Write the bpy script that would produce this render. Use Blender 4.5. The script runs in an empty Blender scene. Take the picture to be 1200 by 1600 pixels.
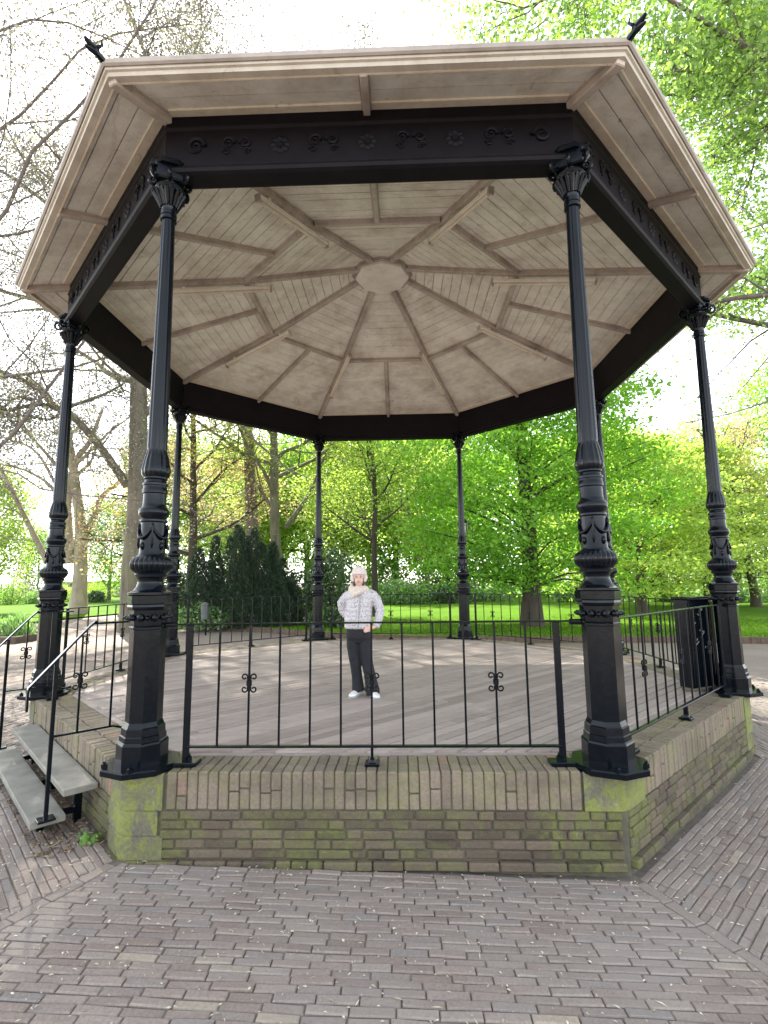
import bpy, bmesh, math, random
import numpy as np
from mathutils import Vector, Matrix, Quaternion
R = math.radians
sc = bpy.context.scene
col = sc.collection
random.seed(7)

# ------------------------------------------------------------------ camera constants
CAM = np.array([0.207, -7.606, 1.246]); YAW, PITCH, ROLL, FPX = 0.0288, 0.1341, -0.0111, 802.56
def ray(u, v):
    X = (u-600)/FPX; Z = -(v-800)/FPX
    cr, sr = math.cos(ROLL), math.sin(ROLL); x = cr*X-sr*Z; zz = sr*X+cr*Z
    cp, sp = math.cos(PITCH), math.sin(PITCH); y = cp-sp*zz; z = sp+cp*zz
    cy, sy = math.cos(YAW), math.sin(YAW)
    return np.array([cy*x-sy*y, sy*x+cy*y, z])
def at(u, v, Y):
    """world point at depth y=Y seen in the photograph at (u, v)"""
    d = ray(u, v); return CAM+d*(Y-CAM[1])/d[1]
def on(u, v, z):
    d = ray(u, v); return CAM+d*(z-CAM[2])/d[2]

GZ = -0.595
def gz(x, y):
    t = max(-3.0, min(3.0, x)); k = max(0.0, min(1.0, (1.0-y)/3.0))
    return GZ-0.028*t*k

# ------------------------------------------------------------------ materials
def nodes(name):
    m = bpy.data.materials.new(name); m.use_nodes = True
    nt = m.node_tree; b = nt.nodes['Principled BSDF']; return m, nt, b
def N(nt, t, **kw):
    n = nt.nodes.new(t)
    for k, v in kw.items():
        if k in n.inputs.keys(): n.inputs[k].default_value = v
        else: setattr(n, k, v)
    return n
def ramp(nt, fac, stops):
    r = nt.nodes.new('ShaderNodeValToRGB'); e = r.color_ramp.elements
    while len(e) < len(stops): e.new(0.5)
    for i, (p, c) in enumerate(stops): e[i].position = p; e[i].color = (*c, 1) if len(c) == 3 else c
    nt.links.new(fac, r.inputs[0]); return r.outputs[0]
def mix(nt, fac, a, b, mode='MIX'):
    n = nt.nodes.new('ShaderNodeMix'); n.data_type = 'RGBA'; n.blend_type = mode
    for s, val in ((n.inputs[0], fac), (n.inputs[6], a), (n.inputs[7], b)):
        if hasattr(val, 'type') and hasattr(val, 'links'): nt.links.new(val, s)
        elif isinstance(val, (int, float)): s.default_value = val
        else: s.default_value = (*val, 1)
    return n.outputs[2]
def noise(nt, scale, detail=4, rough=0.6, vec=None, dist=0):
    n = N(nt, 'ShaderNodeTexNoise', Scale=scale, Detail=detail, Roughness=rough, Distortion=dist)
    if vec is None:
        vec = nt.nodes.new('ShaderNodeTexCoord').outputs['Object']
    nt.links.new(vec, n.inputs['Vector']); return n.outputs[0]
def worldpos(nt): return nt.nodes.new('ShaderNodeNewGeometry').outputs['Position']
def scaled(nt, vec, s):
    m = nt.nodes.new('ShaderNodeMapping'); m.inputs['Scale'].default_value = s
    nt.links.new(vec, m.inputs['Vector']); return m.outputs[0]
def bump(nt, b, h, strength=0.3, dist=0.02):
    n = N(nt, 'ShaderNodeBump', Strength=strength, Distance=dist); nt.links.new(h, n.inputs['Height']); nt.links.new(n.outputs[0], b.inputs['Normal'])
def island(nt): return nt.nodes.new('ShaderNodeNewGeometry').outputs['Random Per Island']

def mat_iron():
    m, nt, b = nodes('black_painted_iron')
    n = noise(nt, 9, 5); nt.links.new(ramp(nt, n, [(0.35, (0.0010, 0.0028, 0.0054)), (0.70, (0.0024, 0.0048, 0.0082)), (0.84, (0.008, 0.009, 0.010))]), b.inputs['Base Color'])
    nt.links.new(ramp(nt, noise(nt, 30, 3), [(0.3, (0.12,)*3), (0.8, (0.30,)*3)]), b.inputs['Roughness'])
    bump(nt, b, noise(nt, 55, 3), 0.12, 0.004); b.inputs['Specular IOR Level'].default_value = 0.24; return m
def mat_beam():
    m, nt, b = nodes('dark_purple_black_iron')
    n = noise(nt, 5, 5); nt.links.new(ramp(nt, n, [(0.3, (0.0040, 0.0033, 0.0052)), (0.75, (0.0085, 0.0066, 0.0098))]), b.inputs['Base Color'])
    b.inputs['Roughness'].default_value = 0.55; b.inputs['Specular IOR Level'].default_value = 0.15
    bump(nt, b, noise(nt, 40, 3), 0.2, 0.004); return m
def mat_soffit(name, c1, c2, dirt, isl=True):
    m, nt, b = nodes(name); p = worldpos(nt)
    base = mix(nt, island(nt) if isl else 0.5, c1, c2)
    d = ramp(nt, noise(nt, 2.3, 8, 0.7, p), [(0.42, (0, 0, 0)), (0.76, (1, 1, 1))])
    base = mix(nt, d, base, dirt)
    sk_ = ramp(nt, noise(nt, 1.4, 7, 0.75, scaled(nt, p, (1, 1, 9)), 1.5), [(0.55, (0, 0, 0)), (0.72, (0.75,)*3)])
    base = mix(nt, sk_, base, tuple(x*0.9 for x in dirt))
    sp = ramp(nt, noise(nt, 14, 6, 0.75, p, 1.0), [(0.60, (0, 0, 0)), (0.74, (1, 1, 1))])
    base = mix(nt, sp, base, tuple(x*0.55 for x in dirt))
    nt.links.new(base, b.inputs['Base Color']); b.inputs['Roughness'].default_value = 0.55
    bump(nt, b, noise(nt, 24, 4, 0.6, p), 0.15, 0.006); return m
def mat_brick(name, cols, moss, mossy, dark=0.5, stone=False):
    m, nt, b = nodes(name); p = worldpos(nt)
    base = ramp(nt, island(nt), cols)
    g = noise(nt, 60, 4, 0.6, p)
    base = mix(nt, 0.55, base, ramp(nt, g, [(0.3, (0.35,)*3), (0.7, (1, 1, 1))]), 'MULTIPLY')
    mo = ramp(nt, noise(nt, 3.2, 10, 0.78, p, 0.9), [(mossy, (0, 0, 0)), (mossy+0.2, (1, 1, 1))])
    for q_ in ((1.64, -3.95, -0.30), (-1.60, -3.98, -0.22), (3.95, -1.64, -0.3)):
        dn = N(nt, 'ShaderNodeVectorMath', operation='DISTANCE'); nt.links.new(p, dn.inputs[0]); dn.inputs[1].default_value = q_
        ad = N(nt, 'ShaderNodeMath', operation='MULTIPLY_ADD'); nt.links.new(noise(nt, 4, 8, 0.75, p, 0.6), ad.inputs[0]); ad.inputs[1].default_value = -3.2; sf = N(nt, 'ShaderNodeMath', operation='ADD'); nt.links.new(dn.outputs['Value'], sf.inputs[0]); sf.inputs[1].default_value = 1.53; nt.links.new(sf.outputs[0], ad.inputs[2])
        mo = mix(nt, 1.0, mo, ramp(nt, ad.outputs[0], [(0.0, (0.95,)*3), (0.28, (0, 0, 0))]), 'LIGHTEN')
    gm = ramp(nt, noise(nt, 38, 6, 0.8, p), [(0.35, (0.25,)*3), (0.6, (1, 1, 1))]); mo = mix(nt, 1.0, mo, gm, 'MULTIPLY')
    base = mix(nt, mo, base, mix(nt, g, moss, tuple(x*1.6 for x in moss)))
    dk = ramp(nt, noise(nt, 1.7, 5, 0.6, scaled(nt, p, (1, 1, 2.5))), [(0.47, (0, 0, 0)), (0.64, (1, 1, 1))])
    base = mix(nt, dk, base, mix(nt, dark, base, (0.02, 0.02, 0.016)))
    lime = ramp(nt, noise(nt, 7, 9, 0.8, scaled(nt, p, (1, 1, 0.5))), [(0.62, (0, 0, 0)), (0.72, (0.55,)*3)]); base = mix(nt, lime, base, (0.36, 0.34, 0.29))
    nt.links.new(base, b.inputs['Base Color']); b.inputs['Roughness'].default_value = 0.85
    bump(nt, b, noise(nt, 90, 5, 0.7, p), 0.45, 0.008); return m
def mat_paver():
    m, nt, b = nodes('paving_brick'); p = worldpos(nt)
    base = ramp(nt, island(nt), [(0, (0.235, 0.188, 0.158)), (0.18, (0.285, 0.23, 0.195)), (0.35, (0.265, 0.225, 0.198)), (0.5, (0.305, 0.25, 0.213)), (0.62, (0.25, 0.225, 0.208)), (0.75, (0.29, 0.232, 0.197)), (0.9, (0.32, 0.272, 0.235)), (0.97, (0.305, 0.262, 0.225)), (1.0, (0.40, 0.34, 0.26))])
    g = noise(nt, 70, 5, 0.65, p)
    base = mix(nt, 0.6, base, ramp(nt, g, [(0.28, (0.45,)*3), (0.72, (1.1,)*3)]), 'MULTIPLY')
    big = noise(nt, 0.9, 5, 0.6, p)
    base = mix(nt, ramp(nt, big, [(0.42, (0, 0, 0)), (0.72, (0.7,)*3)]), base, (0.29, 0.262, 0.235))
    sp = ramp(nt, noise(nt, 6, 8, 0.8, p), [(0.66, (0, 0, 0)), (0.74, (0.7,)*3)])
    base = mix(nt, sp, base, (0.36, 0.325, 0.28))
    dsp = ramp(nt, noise(nt, 5, 8, 0.75, scaled(nt, p, (1.3, 1.3, 1.3))), [(0.24, (0.55,)*3), (0.36, (0, 0, 0))])
    base = mix(nt, dsp, base, (0.06, 0.052, 0.045))
    nt.links.new(base, b.inputs['Base Color']); b.inputs['Roughness'].default_value = 0.78
    bump(nt, b, noise(nt, 110, 5, 0.7, p), 0.5, 0.006); b.inputs['Specular IOR Level'].default_value = 0.25; return m
def mat_simple(name, c1, c2, scale=12, rough=0.7, bs=0.2, bd=0.01, bscale=60, metal=0):
    m, nt, b = nodes(name); p = worldpos(nt)
    nt.links.new(ramp(nt, noise(nt, scale, 6, 0.65, p), [(0.3, c1), (0.7, c2)]), b.inputs['Base Color'])
    b.inputs['Roughness'].default_value = rough; b.inputs['Metallic'].default_value = metal
    if bs: bump(nt, b, noise(nt, bscale, 4, 0.6, p), bs, bd)
    return m
def mat_leaf(name, cols, trans, spec=0.3):
    """foliage: diffuse + translucent, tint differs leaf by leaf"""
    m = bpy.data.materials.new(name); m.use_nodes = True; nt = m.node_tree; nt.nodes.clear()
    out = nt.nodes.new('ShaderNodeOutputMaterial')
    c = ramp(nt, island(nt), cols)
    pz = noise(nt, 0.5, 3, 0.5, worldpos(nt))
    c = mix(nt, 0.5, c, ramp(nt, pz, [(0.3, (0.62, 0.7, 0.6)), (0.7, (1.2, 1.15, 1.0))]), 'MULTIPLY')
    d = nt.nodes.new('ShaderNodeBsdfDiffuse'); t = nt.nodes.new('ShaderNodeBsdfTranslucent')
    nt.links.new(c, d.inputs[0]); nt.links.new(mix(nt, 1.0, c, trans, 'MULTIPLY'), t.inputs[0])
    a = nt.nodes.new('ShaderNodeAddShader'); nt.links.new(d.outputs[0], a.inputs[0]); nt.links.new(t.outputs[0], a.inputs[1])
    g = nt.nodes.new('ShaderNodeBsdfGlossy'); g.inputs['Roughness'].default_value = 0.45; g.inputs[0].default_value = (0.9, 0.95, 1, 1)
    ms = nt.nodes.new('ShaderNodeMixShader'); ms.inputs[0].default_value = 0.03*spec/0.3
    nt.links.new(a.outputs[0], ms.inputs[1]); nt.links.new(g.outputs[0], ms.inputs[2]); nt.links.new(ms.outputs[0], out.inputs[0]); return m
def mat_bark(name, c1, c2, c3=None, scale=2.0):
    m, nt, b = nodes(name); p = worldpos(nt)
    n = noise(nt, scale, 8, 0.7, scaled(nt, p, (3, 3, 0.6)))
    base = ramp(nt, n, [(0.3, c1), (0.7, c2)])
    if c3: base = mix(nt, ramp(nt, noise(nt, 0.9, 4, 0.6, p), [(0.5, (0, 0, 0)), (0.68, (0.8,)*3)]), base, c3)
    nt.links.new(base, b.inputs['Base Color']); b.inputs['Roughness'].default_value = 0.9
    bump(nt, b, n, 0.6, 0.05); return m

M = {}
M['iron'] = mat_iron(); M['beam'] = mat_beam()
M['soffit'] = mat_soffit('old_cream_soffit_boards', (0.77, 0.725, 0.635), (0.84, 0.80, 0.715), (0.48, 0.40, 0.325))
M['rafter'] = mat_soffit('weathered_rafter_paint', (0.47, 0.405, 0.345), (0.55, 0.48, 0.415), (0.22, 0.165, 0.135), False)
M['fascia'] = mat_soffit('weathered_fascia_paint', (0.46, 0.415, 0.35), (0.54, 0.49, 0.41), (0.33, 0.27, 0.21), False)
M['eaves'] = mat_soffit('grimy_eaves_paint', (0.36, 0.32, 0.28), (0.42, 0.37, 0.33), (0.22, 0.19, 0.16), False)
M['fillet'] = mat_soffit('cream_fillet_paint', (0.74, 0.65, 0.52), (0.78, 0.69, 0.56), (0.50, 0.40, 0.29), False)
M['hub'] = mat_soffit('cream_hub_paint', (0.80, 0.76, 0.68), (0.84, 0.80, 0.72), (0.66, 0.58, 0.48), False)
M['zinc'] = mat_simple('zinc_sheet', (0.20, 0.22, 0.25), (0.30, 0.33, 0.36), 2, 0.45, 0.1, metal=0.6)
M['brick'] = mat_brick('old_wall_brick', [(0, (0.065, 0.05, 0.036)), (0.25, (0.135, 0.10, 0.072)), (0.5, (0.095, 0.074, 0.052)), (0.75, (0.165, 0.125, 0.09)), (1, (0.12, 0.096, 0.072))], (0.10, 0.115, 0.026), 0.45, 0.12)
M['cope'] = mat_brick('coping_brick', [(0, (0.20, 0.16, 0.118)), (0.3, (0.265, 0.212, 0.16)), (0.6, (0.225, 0.178, 0.132)), (0.955, (0.275, 0.22, 0.165)), (0.985, (0.34, 0.19, 0.15)), (1, (0.36, 0.19, 0.15))], (0.135, 0.145, 0.05), 0.46, 0.3)
M['stone'] = mat_brick('corner_stone', [(0, (0.135, 0.12, 0.095)), (1, (0.19, 0.172, 0.14))], (0.175, 0.205, 0.03), 0.45, 0.2)
M['mortar'] = mat_simple('dark_mortar', (0.06, 0.055, 0.038), (0.13, 0.118, 0.085), 8, 0.95, 0.4)
M['paver'] = mat_paver()
M['joint'] = mat_simple('paving_joint_sand', (0.11, 0.094, 0.078), (0.20, 0.172, 0.14), 20, 0.95, 0.5)
M['flag'] = mat_simple('grey_step_stone', (0.15, 0.145, 0.12), (0.26, 0.25, 0.215), 5, 0.75, 0.25)
M['concrete'] = mat_simple('floor_edge_concrete', (0.26, 0.225, 0.195), (0.36, 0.315, 0.28), 6, 0.85, 0.3)
def mat_deck():
    m, nt, b = nodes('weathered_floor_boards'); p = worldpos(nt)
    base = ramp(nt, island(nt), [(0, (0.27, 0.222, 0.198)), (0.3, (0.36, 0.30, 0.268)), (0.6, (0.31, 0.258, 0.232)), (0.85, (0.41, 0.345, 0.31)), (1, (0.33, 0.28, 0.25))])
    mp = nt.nodes.new('ShaderNodeMapping'); mp.inputs['Rotation'].default_value = (0, 0, R(-45)); mp.inputs['Scale'].default_value = (1.2, 22, 1)
    nt.links.new(p, mp.inputs['Vector'])
    gr = noise(nt, 1.5, 6, 0.7, mp.outputs[0])
    base = mix(nt, 0.45, base, ramp(nt, gr, [(0.3, (0.5,)*3), (0.7, (1.15,)*3)]), 'MULTIPLY')
    st = ramp(nt, noise(nt, 1.1, 7, 0.72, p), [(0.56, (0, 0, 0)), (0.75, (0.7,)*3)])
    base = mix(nt, st, base, (0.46, 0.41, 0.375))
    dk = ramp(nt, noise(nt, 0.8, 6, 0.7, scaled(nt, p, (1.7, 1.7, 1))), [(0.25, (0.6,)*3), (0.46, (0, 0, 0))])
    base = mix(nt, dk, base, (0.19, 0.155, 0.14))
    nt.links.new(base, b.inputs['Base Color']); b.inputs['Roughness'].default_value = 0.62
    bump(nt, b, gr, 0.25, 0.006); b.inputs['Specular IOR Level'].default_value = 0.22; return m
M['deck'] = mat_deck()
def mat_lawn():
    m, nt, b = nodes('lawn_grass'); p = worldpos(nt)
    a = noise(nt, 0.35, 6, 0.65, p); f = noise(nt, 25, 5, 0.7, p)
    base = ramp(nt, a, [(0.3, (0.055, 0.125, 0.008)), (0.55, (0.08, 0.165, 0.011)), (0.75, (0.11, 0.195, 0.017))])
    base = mix(nt, 0.6, base, ramp(nt, f, [(0.25, (0.45,)*3), (0.75, (1.25,)*3)]), 'MULTIPLY')
    nt.links.new(base, b.inputs['Base Color']); b.inputs['Roughness'].default_value = 0.9
    bump(nt, b, f, 0.35, 0.03); b.inputs['Specular IOR Level'].default_value = 0.04; return m
M['lawn'] = mat_lawn()
def mat_path():
    m, nt, b = nodes('gravelly_path'); p = worldpos(nt)
    base = ramp(nt, noise(nt, 0.5, 6, 0.65, p), [(0.3, (0.21, 0.172, 0.145)), (0.7, (0.29, 0.245, 0.21))])
    base = mix(nt, 0.5, base, ramp(nt, noise(nt, 18, 6, 0.75, p), [(0.3, (0.55,)*3), (0.7, (1.15,)*3)]), 'MULTIPLY')
    nt.links.new(base, b.inputs['Base Color']); b.inputs['Roughness'].default_value = 0.9
    bump(nt, b, noise(nt, 30, 5, 0.7, p), 0.4, 0.02); b.inputs['Specular IOR Level'].default_value = 0.15; return m
M['path'] = mat_path()
M['soil'] = mat_simple('bed_soil', (0.035, 0.027, 0.02), (0.09, 0.07, 0.05), 6, 0.95, 0.6, 0.04)
M['kerb'] = mat_simple('brown_kerb_brick', (0.075, 0.05, 0.036), (0.15, 0.105, 0.075), 9, 0.85, 0.4)
M['timber'] = mat_simple('dark_sleeper', (0.06, 0.045, 0.035), (0.12, 0.09, 0.07), 7, 0.85, 0.4)
M['bark_grey'] = mat_bark('grey_green_bark', (0.065, 0.058, 0.042), (0.19, 0.165, 0.125), (0.15, 0.15, 0.08))
M['bark_dark'] = mat_bark('dark_brown_bark', (0.03, 0.023, 0.018), (0.085, 0.065, 0.05))
M['bark_pale'] = mat_bark('pale_plane_bark', (0.22, 0.18, 0.14), (0.40, 0.34, 0.27), (0.17, 0.15, 0.11))
M['bark_twig'] = mat_bark('twig_bark', (0.09, 0.072, 0.066), (0.19, 0.155, 0.135))
M['leaf_bright'] = mat_leaf('bright_green_leaves', [(0, (0.05, 0.115, 0.016)), (0.5, (0.085, 0.18, 0.024)), (1, (0.13, 0.24, 0.04))], (1.85, 1.75, 0.9))
M['leaf_yellow'] = mat_leaf('yellow_green_leaves', [(0, (0.12, 0.175, 0.035)), (0.5, (0.18, 0.245, 0.05)), (1, (0.27, 0.32, 0.085))], (1.35, 1.35, 1.0))
M['leaf_copper'] = mat_leaf('copper_leaves', [(0, (0.22, 0.145, 0.10)), (0.5, (0.28, 0.21, 0.13)), (1, (0.28, 0.28, 0.11))], (1.2, 1.2, 1.0))
M['leaf_bud'] = mat_leaf('small_olive_buds', [(0, (0.075, 0.066, 0.072)), (0.6, (0.12, 0.11, 0.105)), (1, (0.20, 0.21, 0.10))], (0.8, 0.8, 0.7))
M['leaf_near'] = mat_leaf('fresh_spring_leaves', [(0, (0.07, 0.115, 0.045)), (0.45, (0.11, 0.165, 0.06)), (0.8, (0.17, 0.24, 0.06)), (1, (0.26, 0.34, 0.06))], (1.65, 1.7, 1.3))
M['leaf_yew'] = mat_leaf('dark_yew_needles', [(0, (0.012, 0.024, 0.014)), (0.6, (0.022, 0.042, 0.022)), (1, (0.04, 0.065, 0.03))], (0.35, 0.4, 0.3))
M['leaf_laurel'] = mat_leaf('laurel_leaves', [(0, (0.025, 0.05, 0.018)), (0.6, (0.045, 0.085, 0.026)), (1, (0.08, 0.12, 0.04))], (0.6, 0.7, 0.4), 0.8)
M['leaf_shrub'] = mat_leaf('pale_shrub_leaves', [(0, (0.08, 0.15, 0.05)), (0.6, (0.13, 0.22, 0.08)), (1, (0.22, 0.29, 0.14))], (0.8, 0.9, 0.5), 0.6)
M['leaf_mid'] = mat_leaf('mid_green_leaves', [(0, (0.06, 0.115, 0.03)), (0.6, (0.10, 0.175, 0.04)), (1, (0.15, 0.23, 0.06))], (1.3, 1.3, 0.8))
M['blossom'] = mat_leaf('pink_blossom', [(0, (0.25, 0.10, 0.13)), (1, (0.45, 0.2, 0.25))], (0.8, 0.8, 0.8))

# ------------------------------------------------------------------ mesh builder
def smooth3(p, n=4):
    out = []; P = [p[0]]+list(p)+[p[-1]]
    for i in range(1, len(P)-2):
        for j in range(n):
            t = j/n; a, b, c, d = P[i-1:i+3]; out.append(0.5*((2*b)+(c-a)*t+(2*a-5*b+4*c-d)*t*t+(3*b-a-3*c+d)*t**3))
    out.append(P[-2]); return out
class MB:
    def __init__(s): s.v = []; s.f = []
    def add(s, vs, fs):
        o = len(s.v); s.v += [tuple(p) for p in vs]; s.f += [tuple(i+o for i in f) for f in fs]
    def prism(s, poly, z0, z1, ch=0.0, dz=None):
        """poly: ccw list of (x,y); vertical prism with chamfered top"""
        n = len(poly); cx = sum(p[0] for p in poly)/n; cy = sum(p[1] for p in poly)/n
        zt = dz or [0]*n
        vs = [(x, y, z0) for x, y in poly]
        if ch:
            vs += [(x, y, z1-ch+zt[i]) for i, (x, y) in enumerate(poly)]
            q = []
            for i in range(n):
                a = Vector(poly[i-1]); b = Vector(poly[i]); c = Vector(poly[(i+1) % n])
                e1 = (b-a); e2 = (c-b)
                if e1.length < 1e-6 or e2.length < 1e-6: q.append((b.x+(cx-b.x)*0.05, b.y+(cy-b.y)*0.05)); continue
                n1 = Vector((-e1.y, e1.x)).normalized(); n2 = Vector((-e2.y, e2.x)).normalized()
                m = (n1+n2); k = ch/max(0.3, 1+n1.dot(n2)); q.append((b.x+m.x*k, b.y+m.y*k))
            vs += [(x, y, z1+zt[i]) for i, (x, y) in enumerate(q)]; L = 3
        else:
            vs += [(x, y, z1+zt[i]) for i, (x, y) in enumerate(poly)]; L = 2
        fs = [tuple(range((L-1)*n, L*n)), tuple(reversed(range(n)))]
        for l in range(L-1):
            for i in range(n):
                j = (i+1) % n; fs.append((l*n+i, l*n+j, (l+1)*n+j, (l+1)*n+i))
        s.add(vs, fs)
    def box(s, lo, hi, mat=None, ch=0.0):
        """axis aligned box, bevelled by ch on all edges, then transformed by mat"""
        c = [(a+b)/2 for a, b in zip(lo, hi)]; h = [abs(b-a)/2 for a, b in zip(lo, hi)]
        ch = min(ch, min(h)*0.9)
        if ch <= 0:
            vs = [(c[0]+sx*h[0], c[1]+sy*h[1], c[2]+sz*h[2]) for sz in (-1, 1) for sy in (-1, 1) for sx in (-1, 1)]
            fs = [(0, 2, 3, 1), (4, 5, 7, 6), (0, 1, 5, 4), (2, 6, 7, 3), (0, 4, 6, 2), (1, 3, 7, 5)]
        else:
            vs = []; idx = {}
            for sz in (-1, 1):
                for sy in (-1, 1):
                    for sx in (-1, 1):
                        sg = (sx, sy, sz)
                        for ax in range(3):
                            p = [c[i]+sg[i]*(h[i]-(0 if i == ax else ch)) for i in range(3)]
                            idx[(sg, ax)] = len(vs); vs.append(tuple(p))
            fs = []
            for ax in range(3):
                o = [i for i in range(3) if i != ax]
                for sg in (-1, 1):
                    q = []
                    for a, b_ in ((-1, -1), (1, -1), (1, 1), (-1, 1)):
                        g = [0, 0, 0]; g[ax] = sg; g[o[0]] = a; g[o[1]] = b_; q.append(idx[(tuple(g), ax)])
                    flip = (sg > 0) ^ (ax == 1)
                    fs.append(tuple(q) if flip else tuple(reversed(q)))
            for ax in range(3):
                o = [i for i in range(3) if i != ax]
                for a in (-1, 1):
                    for b_ in (-1, 1):
                        g0 = [0, 0, 0]; g0[o[0]] = a; g0[o[1]] = b_; g1 = list(g0); g0[ax] = -1; g1[ax] = 1
                        g0 = tuple(g0); g1 = tuple(g1)
                        fs.append((idx[(g0, o[0])], idx[(g1, o[0])], idx[(g1, o[1])], idx[(g0, o[1])]))
            for sz in (-1, 1):
                for sy in (-1, 1):
                    for sx in (-1, 1): fs.append(tuple(idx[((sx, sy, sz), ax)] for ax in range(3)))
        if mat is not None: vs = [tuple(mat @ Vector(p)) for p in vs]
        s.add(vs, fs)
    def bar(s, p0, p1, w, h, up=(0, 0, 1), ch=0.0):
        p0 = Vector(p0); p1 = Vector(p1); x = (p1-p0); L = x.length; x.normalize()
        up = Vector(up); y = up.cross(x).normalized(); z = x.cross(y)
        m = Matrix((( x.x, y.x, z.x, p0.x), (x.y, y.y, z.y, p0.y), (x.z, y.z, z.z, p0.z), (0, 0, 0, 1)))
        s.box((0, -w/2, -h/2), (L, w/2, h/2), m, ch)
    def tube(s, pts, rad, n=8, caps=True):
        pts = [Vector(p) for p in pts]; k = len(pts)
        if not hasattr(rad, '__len__'): rad = [rad]*k
        vs = []; ref = None
        for i in range(k):
            t = (pts[min(i+1, k-1)]-pts[max(i-1, 0)])
            if t.length < 1e-9: t = Vector((0, 0, 1))
            t.normalize()
            if ref is None: ref = Vector((0, 0, 1)) if abs(t.z) < 0.9 else Vector((1, 0, 0)); ref = (ref-t*ref.dot(t)).normalized()
            else:
                ref = ref-t*ref.dot(t)
                if ref.length < 1e-6: ref = t.orthogonal()
                ref.normalize()
            b = t.cross(ref)
            for j in range(n):
                a = 2*math.pi*j/n; vs.append(pts[i]+(ref*math.cos(a)+b*math.sin(a))*rad[i])
        fs = [(i*n+j, i*n+(j+1) % n, (i+1)*n+(j+1) % n, (i+1)*n+j) for i in range(k-1) for j in range(n)]
        if caps: fs += [tuple(reversed(range(n))), tuple(range((k-1)*n, k*n))]
        s.add(vs, fs)
    def lathe(s, prof, n=32, fn=None, cx=0, cy=0, rot=0):
        """prof: (z, r[, flag]) bottom to top"""
        vs = []; k = len(prof)
        for q in prof:
            z, r = q[0], q[1]
            for j in range(n):
                a = 2*math.pi*j/n+rot; rr = r*(fn(a, z, q[2] if len(q) > 2 else None) if fn else 1)
                vs.append((cx+rr*math.cos(a), cy+rr*math.sin(a), z))
        fs = [(i*n+j, i*n+(j+1) % n, (i+1)*n+(j+1) % n, (i+1)*n+j) for i in range(k-1) for j in range(n)]
        fs += [tuple(reversed(range(n))), tuple(range((k-1)*n, k*n))]
        s.add(vs, fs)
    def build(s, name, mat, parent=None, smooth=False, angle=None):
        me = bpy.data.meshes.new(name); me.from_pydata(s.v, [], s.f)
        if mat is not None: me.materials.append(M[mat] if isinstance(mat, str) else mat)
        if smooth:
            me.shade_smooth()
            if angle: me.set_sharp_from_angle(angle=R(angle))
        me.update(); o = bpy.data.objects.new(name, me); col.objects.link(o)
        if parent: o.parent = parent
        return o
def tag(o, label=None, cat=None, group=None, kind=None):
    if label: o['label'] = label
    if cat: o['category'] = cat
    if group: o['group'] = group
    if kind: o['kind'] = kind
    return o
def empty(name, loc=(0, 0, 0), rz=0):
    o = bpy.data.objects.new(name, None); col.objects.link(o); o.location = loc; o.rotation_euler = (0, 0, rz); o.empty_display_size = 0.2; return o
kids = {}
def copy_tree(o, parent=None):
    c = o.copy(); col.objects.link(c)
    if parent: c.parent = parent
    for ch in list(o.children): copy_tree(ch, c)
    return c
def ea(k): return -math.pi/2+k*math.pi/4              # outward normal of side k (0 faces the camera)
def frame(k):
    """matrix: local x along side k, local -y outward, z up, origin at centre"""
    return Matrix.Rotation(k*math.pi/4, 4, 'Z')
T225 = math.tan(R(22.5)); C225 = math.cos(R(22.5))

# ================================================================== BANDSTAND
RC = 4.2; AP = RC*C225
stand = tag(empty('bandstand'), 'large octagonal bandstand with black iron columns, cream timber roof and mossy brick base', 'bandstand')
AW = 4.006
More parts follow.
